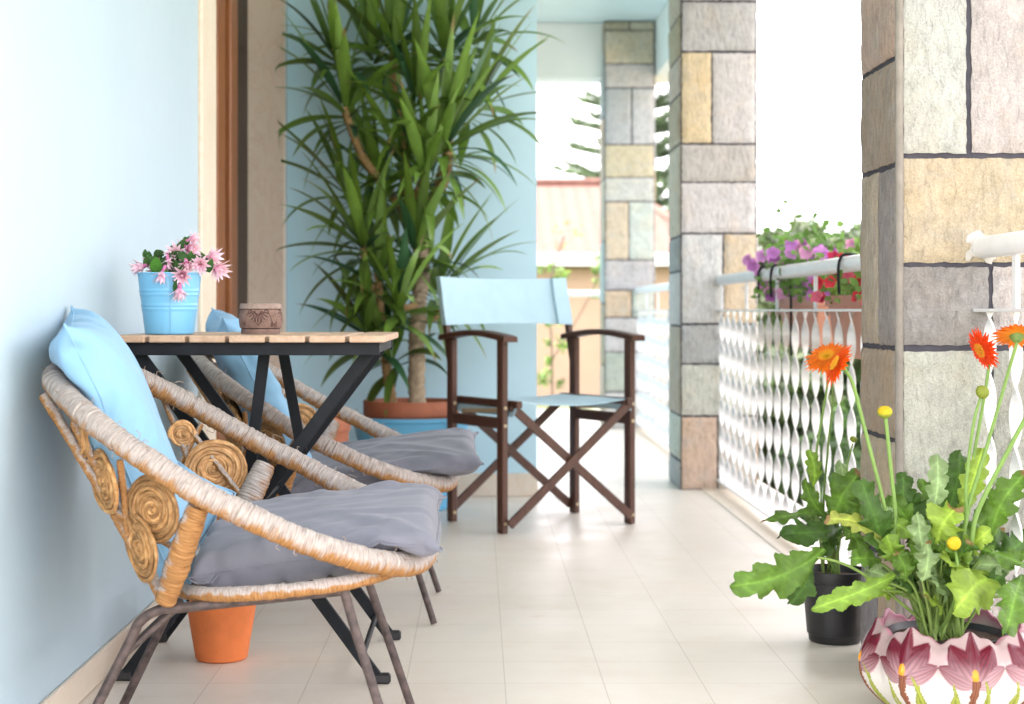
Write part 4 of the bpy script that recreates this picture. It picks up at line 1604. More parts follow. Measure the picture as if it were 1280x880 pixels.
TR = [  # trunk polylines (px, py, depth offset), radius from .. to
    ([(521, 505, -.02), (521, 440, -.03), (523, 385, -.03), (528, 340, 0), (527, 300, .02)], .033, .027),
    ([(490, 505, .03), (482, 450, .0), (476, 400, -.04), (472, 340, -.06)], .021, .015),
    ([(527, 305, .02), (536, 255, .0), (556, 225, .0), (561, 185, -.02)], .022, .017),
    ([(527, 305, .02), (522, 250, -.06), (531, 220, -.10)], .020, .016),
    ([(525, 320, .02), (508, 270, .06), (505, 190, .08), (492, 120, .10), (491, 60, .1)], .022, .015),
    ([(508, 270, .06), (490, 245, .05), (470, 220, .02), (448, 185, .0), (430, 135, 0)], .018, .014),
    ([(476, 400, -.04), (462, 350, -.06), (452, 310, -.08)], .014, .012),
    ([(527, 305, .02), (545, 240, .08), (565, 150, .1), (558, 60, .08)], .018, .015),
    ([(522, 380, -.03), (508, 385, -.10), (500, 378, -.15)], .014, .012),
    ([(524, 400, -.03), (540, 400, .0), (552, 385, .02)], .014, .012),
]
for (pl, r0, r1) in TR:
    m = MB()
    pts = bez([yp(*q) for q in pl], 56)
    if pl[0][1] > 500: pts = [pts[0] + Vector((0, 0, -0.03))] + pts
    n = len(pts)
    zr = random.Random(int(pl[0][0] * 7 + pl[-1][1]))
    def cf(L, th, nv, zr=zr):
        k = zr.random()
        top = (0.33, 0.20, 0.075); low = (0.37, 0.29, 0.20)
        f = 0.0 if r0 > 0.03 else 0.8
        b = tuple(l + (t_ - l) * f for l, t_ in zip(low, top))
        g = 0.75 + 0.5 * k
        return tuple(q * g for q in b)
    m.tube(pts, [r0 + (r1 - r0) * i / n for i in range(n)], 12, colfun=cf, rfun=lambda L, th: 1 + 0.09 * math.sin(L * 290) + 0.05 * math.sin(3 * th + L * 40))
    m.build("trunk", M_TRUNK, yk)


def sword(mb, base, direc, L, wd, droop, c, rows=12, keep=True, twist=0.0):
    d = Vector(direc).normalized()
    side = d.cross(Vector((0, 0, 1)))
    if side.length < 0.05: side = Vector((1, 0, 0))
    side.normalize()
    if twist:
        side = (Matrix.Rotation(twist, 3, d) @ side)
    p = Vector(base)
    dry = rng.random() < 0.22
    vs, fs, cs = [], [], []
    for i in range(rows + 1):
        t = i / rows
        wf = (0.42 + 0.58 * min(1, t / 0.35)) if t < 0.35 else max(0.015, 1 - ((t - 0.35) / 0.65) ** 1.7)
        up = side.cross(d).normalized()
        for x in (-1, 0, 1):
            vs.append(p + side * (x * wd * 0.5 * wf) + up * (abs(x) * wd * 0.14 * wf))
            if dry and t > 0.90:
                cs.append((0.24, 0.16, 0.07)); continue
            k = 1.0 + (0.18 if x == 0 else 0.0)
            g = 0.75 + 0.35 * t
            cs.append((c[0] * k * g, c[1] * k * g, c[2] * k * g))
        p = p + d * (L / rows)
        d = (d + Vector((0, 0, -1)) * droop * (0.4 + 1.6 * t) / rows).normalized()
        side = (side - d * side.dot(d)).normalized()
    if keep:
        vs = [Vector((max(v.x, WX + 0.010), min(v.y, BY - 0.014), min(v.z, 2.59))) for v in vs]
        for v in vs:
            if v.x > -0.24 and v.z < 1.0: v.y = max(v.y, 5.79 + 0.58 * (v.x + 0.134) + 0.13)
    for i in range(rows):
        for k in range(2):
            fs.append((i * 3 + k, i * 3 + k + 1, (i + 1) * 3 + k + 1, (i + 1) * 3 + k))
    mb.add(vs, fs, cs)


ROS = [  # px, py, depth offset, axis, leaves, length, spread
    (428, 122, 0.0, (-.25, -.1, 1), 34, .40), (491, 50, .1, (-.05, .1, 1), 38, .42), (558, 50, .05, (.12, 0, 1), 40, .44), (560, 172, -.06, (.35, -.25, .95), 46, .50),
    (449, 292, -.10, (-.25, -.3, 1), 40, .42), (532, 208, -.12, (.05, -.3, 1), 32, .38), (499, 372, -.17, (.1, -.3, 1), 28, .38), (560, 345, .03, (.5, -.1, .75), 34, .40), (478, 430, -.05, (-.4, -.3, .7), 22, .34),
    (472, 335, -.06, (-.1, 0, 1), 26, .38), (600, 40, .15, (.5, .1, .9), 22, .40), (460, 55, .18, (-.3, .2, 1), 30, .40), (415, 60, .05, (-.3, 0, 1), 24, .38), (520, 115, -.05, (0, -.3, 1), 26, .40), (605, 120, .06, (.5, 0, .8), 24, .40), (455, 405, -.02, (-.3, -.2, .9), 24, .34), (520, 300, -.14, (.1, -.4, .9), 24, .36), (425, 225, .03, (-.4, -.1, .9), 24, .36), (505, 190, .05, (0, .1, 1), 26, .40), (468, 215, .1, (-.3, .1, 1), 24, .38)]
for q, (px, py, dd, ax, cnt, L) in enumerate(ROS):
    r = random.Random(100 + q)
    n, a, b = perp(ax)
    c0 = yp(px, py, dd)
    m = MB()
    cnt = int(cnt * 0.72)
    for k in range(cnt):
        t = k / cnt
        th = k * 2.39996 + r.uniform(-.2, .2)
        el = math.radians(86 - 112 * t + r.uniform(-8, 8))
        rad = a * math.cos(th) + b * math.sin(th)
        dirn = rad * math.cos(el) + n * math.sin(el)
        base = c0 - n * (0.13 * t) + rad * 0.012
        ll = L * r.uniform(0.78, 1.12) * (0.72 + 0.28 * math.sin(PI * min(1, t + 0.25)))
        g = r.uniform(0.65, 1.25)
        tone = (0.135 * g, 0.245 * g, 0.038 * g)
        if r.random() < 0.12: tone = (0.11 * g, 0.17 * g, 0.035 * g)
        if r.random() < 0.15: tone = (0.035 * g, 0.105 * g, 0.045 * g)
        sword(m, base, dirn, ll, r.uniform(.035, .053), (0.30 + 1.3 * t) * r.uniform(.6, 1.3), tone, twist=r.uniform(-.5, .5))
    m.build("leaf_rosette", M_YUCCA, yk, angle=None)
m = MB()
r = random.Random(77)
for k in range(16):     # older leaves hanging from the lower stems
    py = r.uniform(300, 470); px = r.choice((480, 520, 530, 500)) + r.uniform(-12, 12)
    th = r.uniform(0, 6.28)
    g = r.uniform(.6, 1.15)
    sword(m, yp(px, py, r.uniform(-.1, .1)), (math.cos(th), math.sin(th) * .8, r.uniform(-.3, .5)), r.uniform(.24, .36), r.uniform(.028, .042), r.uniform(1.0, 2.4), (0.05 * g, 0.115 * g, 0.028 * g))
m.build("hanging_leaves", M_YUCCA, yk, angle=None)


# ------------------------------------------------------------------ gerberas
def lobed_leaf(base, tip, width, nrm, arch, col, seed, lobes=6, depth=0.40, fold=0.22, wave=0.11, under=None, rows=54):
    base, tip = Vector(base), Vector(tip)
    base = base - (tip - base) * 0.22
    L = (tip - base).length
    nrm = Vector(nrm).normalized()
    ax = (tip - base).normalized()
    nrm = (nrm - ax * nrm.dot(ax)).normalized()
    side = ax.cross(nrm).normalized()
    r = random.Random(seed)
    ph = [r.uniform(0, 6.28) for _ in range(6)]
    lj = [r.uniform(-.10, .10) for _ in range(40)]
    vs, fs, cs = [], [], []
    X = (-1, -.72, -.4, -.12, 0, .12, .4, .72, 1)
    nx = len(X)
    bendx = r.uniform(-.12, .12)
    tw0, tw1 = r.uniform(-.35, .35), r.uniform(-.7, .7)
    tipc = r.random()
    side0, nrm0 = side.copy(), nrm.copy()
    for i in range(rows + 1):
        t = i / rows
        arc = math.sin(PI * t * 0.85)
        tw = tw0 + tw1 * t
        side = side0 * math.cos(tw) + nrm0 * math.sin(tw)
        nrm = nrm0 * math.cos(tw) - side0 * math.sin(tw)
        c = base.lerp(tip, t) + nrm0 * (arch * L * arc) + side * (bendx * L * math.sin(PI * t))
        prof = (math.sin(PI * (0.04 + 0.94 * t ** 0.85)) ** 0.72) * (0.55 + 0.55 * t) if t < 0.985 else 0.08
        for x in X:
            sgn = -1 if x < 0 else 1
            lt = t * lobes + (0.25 if sgn > 0 else 0.0)
            fr_ = lt % 1.0
            tri = (math.sin(PI * fr_ ** 1.35)) ** 0.8 if 0 < fr_ < 1 else 0.0
            lob = 1 - depth * (1 - tri) + lj[(int(lt) * 2 + (sgn > 0)) % 40]
            lob *= 1 + 0.045 * math.sin(lt * 25 + ph[3])
            w = width * 0.5 * prof * (1 + (lob - 1) * abs(x) ** 1.5)
            # lobes point forward
            fwd = 0.09 * abs(x) ** 2 * tri * width
            h = fold * (abs(x) - 1.15 * x * x) * w * 1.6 + wave * width * math.sin(t * 13 + ph[0] + x * 2) * abs(x) + 0.03 * width * math.sin(lt * 2 * PI + ph[1]) * abs(x)
            vs.append(c + side * (x * w) + nrm * h + ax * fwd)
            vein = 1.0 + (0.75 if x == 0 else (0.2 if abs(x) < .2 else 0))
            sv = abs(((lt + 0.55 * abs(x)) % 1.0) - 0.5)
            if sv < 0.09: vein += 0.30
            g = vein * (1.0 + 0.10 * math.sin(t * 7 + ph[2]))
            cc = tuple(q * g * 1.06 for q in col)
            if tipc < 0.3 and t > 0.93: cc = (0.20, 0.13, 0.05)
            cs.append(cc)
    for i in range(rows):
        for k in range(nx - 1):
            fs.append((i * nx + k, i * nx + k + 1, (i + 1) * nx + k + 1, (i + 1) * nx + k))
    return vs, fs, cs


G_DARK, G_MID, G_BRI, G_LIME, G_PALE, G_YEL = ((0.045, 0.098, 0.018), (0.078, 0.152, 0.022), (0.135, 0.230, 0.030), (0.200, 0.295, 0.042), (0.180, 0.260, 0.115), (0.230, 0.270, 0.05))


def gleaf(root, soil, bpx, tpx, wpx, d0, d1, col, nrm, seed, arch=0.16, via=None, fold=0.22, petiole=True):
    b = P(bpx[0], bpx[1], d0); t = P(tpx[0], tpx[1], d1)
    w = 1.35 * wpx * (d0 + d1) / 2 / F
    vs, fs, cs = lobed_leaf(b, t, w, nrm, arch, col, seed, fold=fold, lobes=5 if (t - b).length > 0.1 else 4)
    m = MB(); m.add(vs, fs, cs)
    if petiole:
        sp = Vector(soil)
        pts = [sp] + ([P(*via)] if via else [sp.lerp(b, 0.5) + Vector((0, 0, 0.03))]) + [b, b.lerp(t, 0.12) + Vector(nrm).normalized() * arch * 0.03]
        pc = (0.20, 0.30, 0.075)
        m.tube(bez(pts, 20), [0.0030 - 0.0010 * i / 24 for i in range(60)][:len(bez(pts, 20))], 7, col=pc)
    return m.build("leaf", M_LEAF, root, angle=None)


def flower_head(root, c, nrm, R, seed, col_in, col_out, centre, rings=((26, 1.0, -0.02), (26, 0.88, 0.08), (22, 0.66, 0.20), (18, 0.45, 0.36)), stem=None, droop=0.2):
    c = Vector(c); n, a, b = perp(nrm)
    r = random.Random(seed)
    m = MB()
    for q, (cnt, ln, lift) in enumerate(rings):
        for k in range(cnt):
            th = 2 * PI * (k + 0.5 * (q % 2)) / cnt + r.uniform(-.07, .07)
            rad = a * math.cos(th) + b * math.sin(th)
            dirn = rad + n * (lift + r.uniform(-.06, .06))
            f = r.uniform(.9, 1.1)
            petal(m, c + rad * R * 0.14 + n * (0.0015 * q), dirn, n, R * ln * 0.90 * r.uniform(.92, 1.05), R * 0.24, -(0.5 * droop + lift * 0.6), tuple(x * f for x in col_in), tuple(x * f for x in col_out), 7, 0.62, 0.22)
    fo = m.build("flower", M_PETAL, root, angle=None)
    m = MB()
    for k in range(90):
        rr = R * 0.30 * math.sqrt((k + 0.5) / 90); th = k * 2.39996
        rad = a * math.cos(th) + b * math.sin(th)
        base = c + rad * rr + n * 0.001
        m.tube([base, base + n * (0.006 + 0.003 * (rr / (R * .3))) + rad * 0.0015], [0.0011, 0.0007], 5, col=centre)
    m.build("flower_centre", M_PETAL, fo, angle=None)
    m = MB()
    prof = [(0.0035, -0.013), (0.008, -0.010), (0.0115, -0.004), (0.0125, 0.0005)]
    vs, fs = [], []
    for (rr, hh) in prof:
        for k in range(16):
            th = 2 * PI * k / 16
            vs.append(c + (a * math.cos(th) + b * math.sin(th)) * rr * (R / 0.045) * (1 + 0.06 * (k % 2)) + n * hh)
    for i in range(3):
        for k in range(16):
            fs.append((i * 16 + k, i * 16 + (k + 1) % 16, (i + 1) * 16 + (k + 1) % 16, (i + 1) * 16 + k))
    m.add(vs, fs, (0.13, 0.22, 0.05))
    m.build("calyx", M_STEM, fo)
    return fo, c - n * 0.012


def stem(root, pts, r0=0.0032, r1=0.0024, col=(0.17, 0.29, 0.065)):
    m = MB()
    q = bez(pts, 40)
    n = len(q)
    m.tube(q, [r0 + (r1 - r0) * i / n for i in range(n)], 10, col=col)
    return m.build("stem", M_STEM, root)


def bud(root, c, nrm, R, yellow=True):
    n, a, b = perp(nrm)
    c = Vector(c)
    m = MB()
    vs, fs, cs = [], [], []
    NZ, NS = 12, 24
    for i in range(NZ + 1):
        ph = PI * i / NZ
        for k in range(NS):
            th = 2 * PI * k / NS
            rr = R * math.sin(ph) * (1 + 0.05 * (k % 2) * math.sin(ph))
            z = -R * 0.85 * math.cos(ph)
            if z > R * 0.6: z = R * 0.6 + (z - R * .6) * 0.3
            vs.append(c + (a * math.cos(th) + b * math.sin(th)) * rr + n * z)
            t = (1 - math.cos(ph)) / 2
            cs.append((0.58, 0.44, 0.02) if (yellow and t > 0.55) else ((0.26, 0.31, 0.04) if yellow or k % 2 else (0.20, 0.25, 0.035)))
    for i in range(NZ):
        for k in range(NS):
            fs.append((i * NS + k, i * NS + (k + 1) % NS, (i + 1) * NS + (k + 1) % NS, (i + 1) * NS + k))
    m.add(vs, fs, cs)
    return m.build("bud", M_PETAL, root, angle=50)


# black pot beside the pillar
KX, KY = 0.814, 3.655
bp = empty("black_plant_pot", (KX, KY, 0.001), "black plastic plant pot on the floor, partly behind the nearest stone pillar", "pot")
m = MB()
m.lathe([(0, 0), (0.056, 0), (0.058, 0.003), (0.060, 0.018), (0.0625, 0.019), (0.0725, 0.138), (0.0755, 0.139), (0.0775, 0.152), (0.0770, 0.163), (0.0750, 0.164), (0.0738, 0.160), (0.0700, 0.13), (0.055, 0.01), (0, 0.01)], (KX, KY, 0.001), 64)
m.build("pot_wall", M_BLACKPOT, bp, angle=35)
m = MB(); m.lathe([(0, 0.148), (0.035, 0.150), (0.0715, 0.146)], (KX, KY, 0.001), 32); m.build("soil", M_SOIL, bp)
gb = empty("gerbera_plant", (KX, KY, 0.15), "gerbera with one orange bloom growing in the black plastic pot", "plant")
ks = (KX - 0.01, KY - 0.01, 0.146)
r = random.Random(5)


def js(base, k=0.02):
    return (base[0] + r.uniform(-k, k), base[1] + r.uniform(-k, k), base[2])


dk = 3.60
LF = [((1009, 643), (952, 656), 24, dk - .02, dk - .06, G_MID, (0, -.5, 1)), ((1038, 662), (970, 676), 42, dk - .06, dk - .12, G_DARK, (.1, -.8, .7)),
      ((1037, 668), (1030, 694), 20, dk - .06, dk - .08, G_DARK, (-.3, -1, .2)), ((1016, 600), (1012, 562), 19, dk - .02, dk - .02, G_BRI, (-.4, -1, .1)),
      ((1046, 645), (1076, 590), 46, dk - .02, dk - .04, G_MID, (-.2, -1, .5)), ((1030, 640), (1006, 598), 20, dk, dk, G_MID, (-.5, -1, .3)),
      ((1052, 640), (1048, 575), 24, dk + .05, dk + .07, G_PALE, (.2, -1, .2)), ((1060, 660), (1085, 625), 30, dk + .05, dk + .1, G_MID, (0, -1, .6)),
      ((1028, 665), (1000, 640), 24, dk + .04, dk + .12, G_DARK, (-.3, -.6, .8)), ((1060, 668), (1072, 700), 26, dk - .08, dk - .12, G_MID, (.2, -1, .5))]
for k, (b, t, w, d0, d1, c, nr) in enumerate(LF):
    gleaf(gb, js(ks), b, t, w, d0, d1, c, nr, 300 + k, arch=0.12 if k != 1 else 0.2)
fo, sb = flower_head(gb, P(1034, 447, 3.56), (-.38, -.50, .78), 0.054, 21, (0.80, 0.30, 0.02), (0.72, 0.13, 0.006), (0.85, 0.50, 0.02))
stem(gb, [js(ks), P(1018, 640, 3.62), P(1020, 570, 3.60), P(1033, 490, 3.585), sb])
stem(gb, [js(ks), P(1030, 650, 3.64), P(1035, 560, 3.62), P(1041, 500, 3.60), P(1038, 462, 3.59)], 0.0028, 0.0022, (0.15, 0.24, 0.06))
bd = bud(gb, P(1067, 549, 3.60), (.3, -.3, .9), 0.0085, False)
stem(gb, [js(ks), P(1054, 640, 3.62), P(1058, 590, 3.61), P(1066, 554, 3.60)], 0.0026, 0.0018)

# glazed iris vase
VX, VY, VH = (1187 - CX) * 2.985 / F, 2.985, 0.168
vs_root = None


def vase():
    prof = []
    nz = 110
    key = [(0.0, 0.088), (0.05, 0.102), (0.15, 0.122), (0.30, 0.145), (0.45, 0.157), (0.60, 0.160), (0.74, 0.157), (0.86, 0.149), (0.95, 0.139), (1.0, 0.132)]
    kx = [k[0] for k in key]; ky = [k[1] for k in key]
    # smooth interpolation
    for i in range(nz + 1):
        t = i / nz
        rr = np.interp(t, kx, ky)
        rr2 = (np.interp(max(0, t - 0.05), kx, ky) + np.interp(min(1, t + 0.05), kx, ky)) / 2
        prof.append(((rr + rr2) / 2, t * VH))
    n_out = len(prof)
    for (rr, t) in ((0.126, 1.0), (0.124, 0.97), (0.130, 0.86), (0.118, 0.55)):
        prof.append((rr, t * VH))
    NB = 8
    PH0 = -PI / 2 - 0.02

    def local(th, z):
        u = ((th - PH0) / (2 * PI) * NB + 0.5)
        k = math.floor(u)
        return (u - k - 0.5), k, z / VH          # -0.5..0.5 across one iris, its index, height 0..1

    def petal_d(x, y, cx, cy, ang, ln, wd):
        ca, sa = math.cos(ang), math.sin(ang)
        dx, dy = x - cx, y - cy
        a = dx * ca + dy * sa; b = -dx * sa + dy * ca
        if a < 0 or a > ln: return 0.0
        w = wd * math.sin(PI * min(1, (a / ln) ** 0.75 * 0.93 + 0.05)) ** 0.8
        if w <= 0: return 0.0
        q = abs(b) / w
        return max(0.0, 1 - q)

    def feat(th, z):
        x, k, y = local(th, z)
        X = x * 0.122; Y = (y - 0.56) * VH        # metres, iris centre
        ht = 0.0
        col = np.array([0.62, 0.60, 0.56])
        # plum wash that fades from the rim
        wob = 0.045 * math.sin(x * 2 * PI * 1 + 1.2 * k) + 0.03 * math.sin(x * 17)
        w = min(1, max(0, (y - 0.56 - wob + 0.10 * abs(x) * 2) / 0.30))
        col = col * (1 - 0.62 * w) + np.array([0.15, 0.018, 0.035]) * (0.62 * w)
        best = 0
        for (ang, ln, wd, cc) in ((PI * 0.86, 0.066, 0.021, (0.36, 0.09, 0.16)), (PI * 0.14, 0.066, 0.021, (0.36, 0.09, 0.16)), (PI * 0.68, 0.078, 0.026, (0.32, 0.055, 0.12)),
                                  (PI * 0.32, 0.078, 0.026, (0.32, 0.055, 0.12)), (PI * 0.5, 0.076, 0.020, (0.28, 0.04, 0.10))):
            pd = petal_d(X, Y, 0, -0.002, ang, ln, wd)
            if pd > best:
                best = pd
                edge = min(1, pd / 0.25)
                dist = math.hypot(X, Y) / ln
                cc = np.array(cc) * np.array([0.55, 0.42, 0.45])
                pale = np.array([0.62, 0.36, 0.42])
                vein = 0.5 + 0.5 * math.sin(pd * 21)
                edge = min(1, pd / 0.14)
                deep = min(1, max(0, (y - 0.44 + 0.05 * math.sin(ang * 5 + k)) / 0.34)) ** 0.9
                c2 = np.array([0.50, 0.33, 0.35]) * (1 - deep) + np.array([0.090, 0.006, 0.016]) * deep
                c2 = c2 * (0.72 + 0.56 * vein * (0.4 + 0.6 * deep)) * (0.85 + 0.3 * cc[0] / 0.2) + pale * 0.40 * (1 - edge) ** 2
                col = c2
                ht = 0.0032 * (pd ** 0.6)
        # orange tongue
        dd = math.hypot(X / 0.006, (Y - 0.014) / 0.012)
        if dd < 1:
            col = np.array([0.75, 0.30, 0.025]) * (0.75 + 0.35 * (1 - dd)); ht += 0.003 * (1 - dd)
        # brown stalk
        if y < 0.60:
            sx = X - 0.002 * math.sin(Y * 90 + k)
            wdt = 0.0058 + 0.0018 * math.sin(Y * 160 + k) ** 2
            if abs(sx) < wdt:
                col = np.array([0.235, 0.085, 0.045]) * (0.8 + 0.35 * math.sin(sx * 1500)); ht = 0.004 * (1 - (sx / wdt) ** 2)
            # green blades rising from the foot
            for (x0, lean, top, wd) in ((-0.022, -0.35, 0.56, 0.0085), (0.020, 0.25, 0.52, 0.0095), (0.036, -0.5, 0.62, 0.0085), (-0.042, 0.35, 0.48, 0.008)):
                ty = y / top
                if ty < 1:
                    cxx = x0 + lean * 0.040 * ty ** 2
                    ww = wd * (1 - ty) ** 0.6
                    if abs(X - cxx) < ww:
                        q = 1 - abs(X - cxx) / ww
                        col = np.array([0.29, 0.33, 0.055]) * (0.65 + 0.55 * q); ht = 0.0025 * q
        return ht, col
    cache = {}

    def get(i, th, z):
        key_ = (i, round(th, 5))
        if key_ not in cache: cache[key_] = feat(th, z)
        return cache[key_]

    def rf(i, th, r_, z):
        if i < n_out:
            x, k, y = local(th, z)
            ht, _ = get(i, th, z)
            sc = max(0, (y - 0.72) / 0.28)
            bul = 0.006 * math.cos(x * 2 * PI) * math.sin(PI * min(1, y * 1.1))
            return ht + bul, sc ** 1.5 * (0.010 * math.cos(x * 2 * PI) + 0.003 * math.cos(x * 6 * PI))
        x, k, y = local(th, VH)
        f = 1.0 if i == n_out else (0.8 if i == n_out + 1 else 0.2)
        return 0.004 * math.cos(x * 2 * PI) * f, f * (0.010 * math.cos(x * 2 * PI) + 0.003 * math.cos(x * 6 * PI))

    def cf(i, th, r_, z):
        if i < n_out: return tuple(get(i, th, z)[1])
        return (0.42, 0.16, 0.22) if i <= n_out + 1 else (0.62, 0.52, 0.50)
    m = MB()
    m.lathe(prof, (VX, VY, 0.001), 540, colfun=cf, rfun=rf)
    m.add([(VX + 0.088 * math.cos(2 * PI * k / 48), VY + 0.088 * math.sin(2 * PI * k / 48), 0.0015) for k in range(48)], [tuple(range(48))[::-1]], (0.6, 0.58, 0.55))
    root = empty("glazed_planter", (VX, VY, 0.001), "glazed white planter with plum irises in relief, at lower right", "planter")
    m.build("glazed_body", M_VCOL_GLAZE, root, angle=60)
    m = MB()
    m.lathe([(0.085, 0.10), (0.104, 0.150), (0.108, 0.1555), (0.105, 0.157), (0.101, 0.151), (0.09, 0.12)], (VX - 0.006, VY, 0.0), 48)
    m.build("inner_pot", M_BLACKPOT, root)
    m = MB(); m.lathe([(0, 0.147), (0.05, 0.149), (0.1005, 0.145)], (VX - 0.006, VY, 0.0), 36); m.build("soil", M_SOIL, root)


vase()
gv = empty("gerbera_plant", (VX, VY, 0.145), "large leafy gerbera growing from the glazed iris planter", "plant")
vs = (VX - 0.025, VY - 0.015, 0.145)
r = random.Random(15)
D = 2.95
LV = [
    ((1166, 630), (1171, 568), 27, D, D, G_PALE, (-.2, -1, .1)), ((1180, 640), (1200, 564), 42, D + .05, D + .06, G_DARK, (-.1, -1, .2)), ((1206, 634), (1226, 560), 30, D + .02, D + .03, G_LIME, (.3, -1, .1)),
    ((1126, 640), (1129, 590), 28, D + .06, D + .06, G_DARK, (-.1, -1, .2)), ((1104, 680), (1076, 598), 46, D, D - .03, G_DARK, (-.3, -1, .25)), ((1090, 668), (1030, 650), 28, D - .02, D - .05, G_YEL, (0, -.9, .6)),
    ((1177, 672), (1196, 634), 50, D - .05, D - .08, G_LIME, (-.1, -.9, .5)), ((1152, 684), (1146, 640), 25, D - .05, D - .06, G_PALE, (-.3, -1, .1)), ((1154, 718), (1159, 676), 34, D - .08, D - .09, G_PALE, (-.1, -1, .3)),
    ((1243, 728), (1191, 768), 62, D - .02, D - .12, G_LIME, (-.2, -.9, .6)), ((1246, 658), (1284, 590), 38, D, D - .02, G_MID, (-.4, -1, .2)), ((1274, 732), (1256, 796), 40, D - .08, D - .19, G_MID, (-.2, -.9, .4)),
    ((1236, 690), (1288, 712), 30, D - .02, D - .06, G_MID, (.1, -.8, .7)), ((1101, 727), (1013, 765), 28, D - .06, D - .12, G_BRI, (0, -.8, .7)), ((1108, 738), (1052, 748), 15, D - .06, D - .10, G_BRI, (0, -.8, .6)),
    ((1010, 695), (911, 735), 50, D - .02, D - .06, G_MID, (.1, -1, .45)), ((1004, 700), (985, 754), 32, D - .01, D - .02, G_DARK, (.5, -1, .1)), ((1136, 668), (1110, 620), 34, D + .03, D + .05, G_MID, (-.2, -1, .3)),
    ((1150, 655), (1135, 618), 36, D + .05, D + .07, G_DARK, (0, -1, .4)), ((1205, 690), (1218, 650), 30, D + .02, D + .02, G_MID, (.2, -1, .3)), ((1230, 700), (1250, 660), 34, D + .08, D + .12, G_DARK, (.2, -1, .4)),
    ((1120, 700), (1108, 668), 30, D - .02, D - .04, G_BRI, (-.3, -1, .3)), ((1190, 705), (1212, 690), 30, D - .04, D - .06, G_BRI, (.1, -.9, .6)), ((1130, 720), (1120, 690), 26, D - .04, D - .05, G_MID, (-.3, -1, .4)),
    ((1255, 700), (1290, 668), 34, D + .06, D + .1, G_DARK, (0, -1, .4)), ((1165, 660), (1150, 600), 30, D + .12, D + .16, G_MID, (0, -1, .3)), ((1215, 660), (1260, 610), 34, D + .10, D + .14, G_MID, (.1, -1, .3)),
    ((1262, 745), (1288, 775), 32, D + .02, D, G_BRI, (0, -.8, .7)), ((1095, 700), (1062, 700), 26, D + .02, D, G_MID, (-.1, -.8, .6)), ((1142, 700), (1165, 655), 28, D - .03, D - .04, G_MID, (0, -1, .3))]
for k, (b, t, w, d0, d1, c, nr) in enumerate(LV):
    via = None
    if k == 15: via = (1075, 715, D - .02)
    gleaf(gv, js(vs, 0.035), b, t, w, d0, d1, c, nr, 400 + k, arch=0.10, via=via, petiole=(k != 16))
for k in range(32):   # smaller leaves filling the clump
    th = r.uniform(0, 2 * PI)
    b = Vector(vs) + Vector((math.cos(th) * r.uniform(.03, .10), math.sin(th) * r.uniform(.02, .08), r.uniform(.07, .20)))
    t = b + Vector((math.cos(th) * r.uniform(.03, .08), math.sin(th) * .04 - .01, r.uniform(-.01, .07)))
    vv, ff, cc = lobed_leaf(b, t, r.uniform(.045, .075), (r.uniform(-.4, .4), -1, r.uniform(.2, .9)), 0.12, r.choice((G_MID, G_BRI, G_LIME, G_DARK, G_PALE)), 700 + k, lobes=4)
    m = MB(); m.add(vv, ff, cc)
    sp = Vector(js(vs, 0.03))
    m.tube(bez([sp, sp.lerp(b, .5) + Vector((0, 0, .02)), b], 14), 0.0026, 7, col=(0.20, 0.30, 0.075))
    m.build("leaf", M_LEAF, gv, angle=None)
# extra bare leaf stalks in the middle of the clump
for k in range(16):
    a = js(vs, 0.03)
    b = Vector(a) + Vector((r.uniform(-.07, .07), r.uniform(-.05, .05), r.uniform(.10, .2)))
    stem(gv, [a, Vector(a).lerp(b, .5) + Vector((r.uniform(-.01, .01), 0, 0)), b], 0.0034, 0.0024, (0.21, 0.30, 0.08) if k % 3 else (0.26, 0.30, 0.14))
# blooms and buds
fo, sb = flower_head(gv, P(1048, 456, 2.93), (-.88, -.07, .47), 0.044, 31, (0.78, 0.16, 0.006), (0.72, 0.075, 0.006), (0.80, 0.42, 0.02))
stem(gv, [js(vs), P(1122, 690, 2.95), P(1100, 610, 2.95), P(1082, 540, 2.95), P(1066, 480, 2.945), sb], 0.0040, 0.0032)
fo, sb = flower_head(gv, P(1229, 436, 2.95), (-.88, -.24, -.38), 0.042, 41, (0.74, 0.10, 0.008), (0.70, 0.05, 0.01), (0.70, 0.30, 0.02))
stem(gv, [js(vs), P(1206, 660, 2.96), P(1214, 590, 2.97), P(1228, 510, 2.97), P(1237, 452, 2.965), sb], 0.0038, 0.0028)
fo, sb = flower_head(gv, P(1271, 420, 2.93), (.12, .45, .88), 0.046, 51, (0.82, 0.36, 0.02), (0.76, 0.13, 0.008), (0.8, 0.5, 0.02))
stem(gv, [js(vs), P(1198, 700, 2.93), P(1212, 630, 2.93), P(1236, 550, 2.93), P(1262, 460, 2.93), sb], 0.0040, 0.0030)
bd = bud(gv, P(1106, 515, 2.95), (-.1, -.4, .9), 0.0135, True)
stem(gv, [js(vs), P(1122, 700, 2.95), P(1119, 640, 2.95), P(1113, 580, 2.95), P(1107, 522, 2.95)], 0.0042, 0.0036)
bd = bud(gv, P(1228, 490, 2.93), (.25, -.8, .4), 0.0125, False)
stem(gv, [js(vs), P(1204, 670, 2.93), P(1208, 600, 2.93), P(1217, 530, 2.93), P(1226, 496, 2.935)], 0.0036, 0.0028)
bd = bud(gv, P(1192, 679, 2.86), (.1, -.9, -.2), 0.013, True)
stem(gv, [js(vs), P(1196, 740, 2.88), P(1196, 700, 2.87), P(1192, 684, 2.865)], 0.0034, 0.0026)
stem(gv, [js(vs), P(1212, 690, 2.90), P(1222, 640, 2.89), P(1262, 560, 2.88), P(1300, 490, 2.87)], 0.0048, 0.0040)

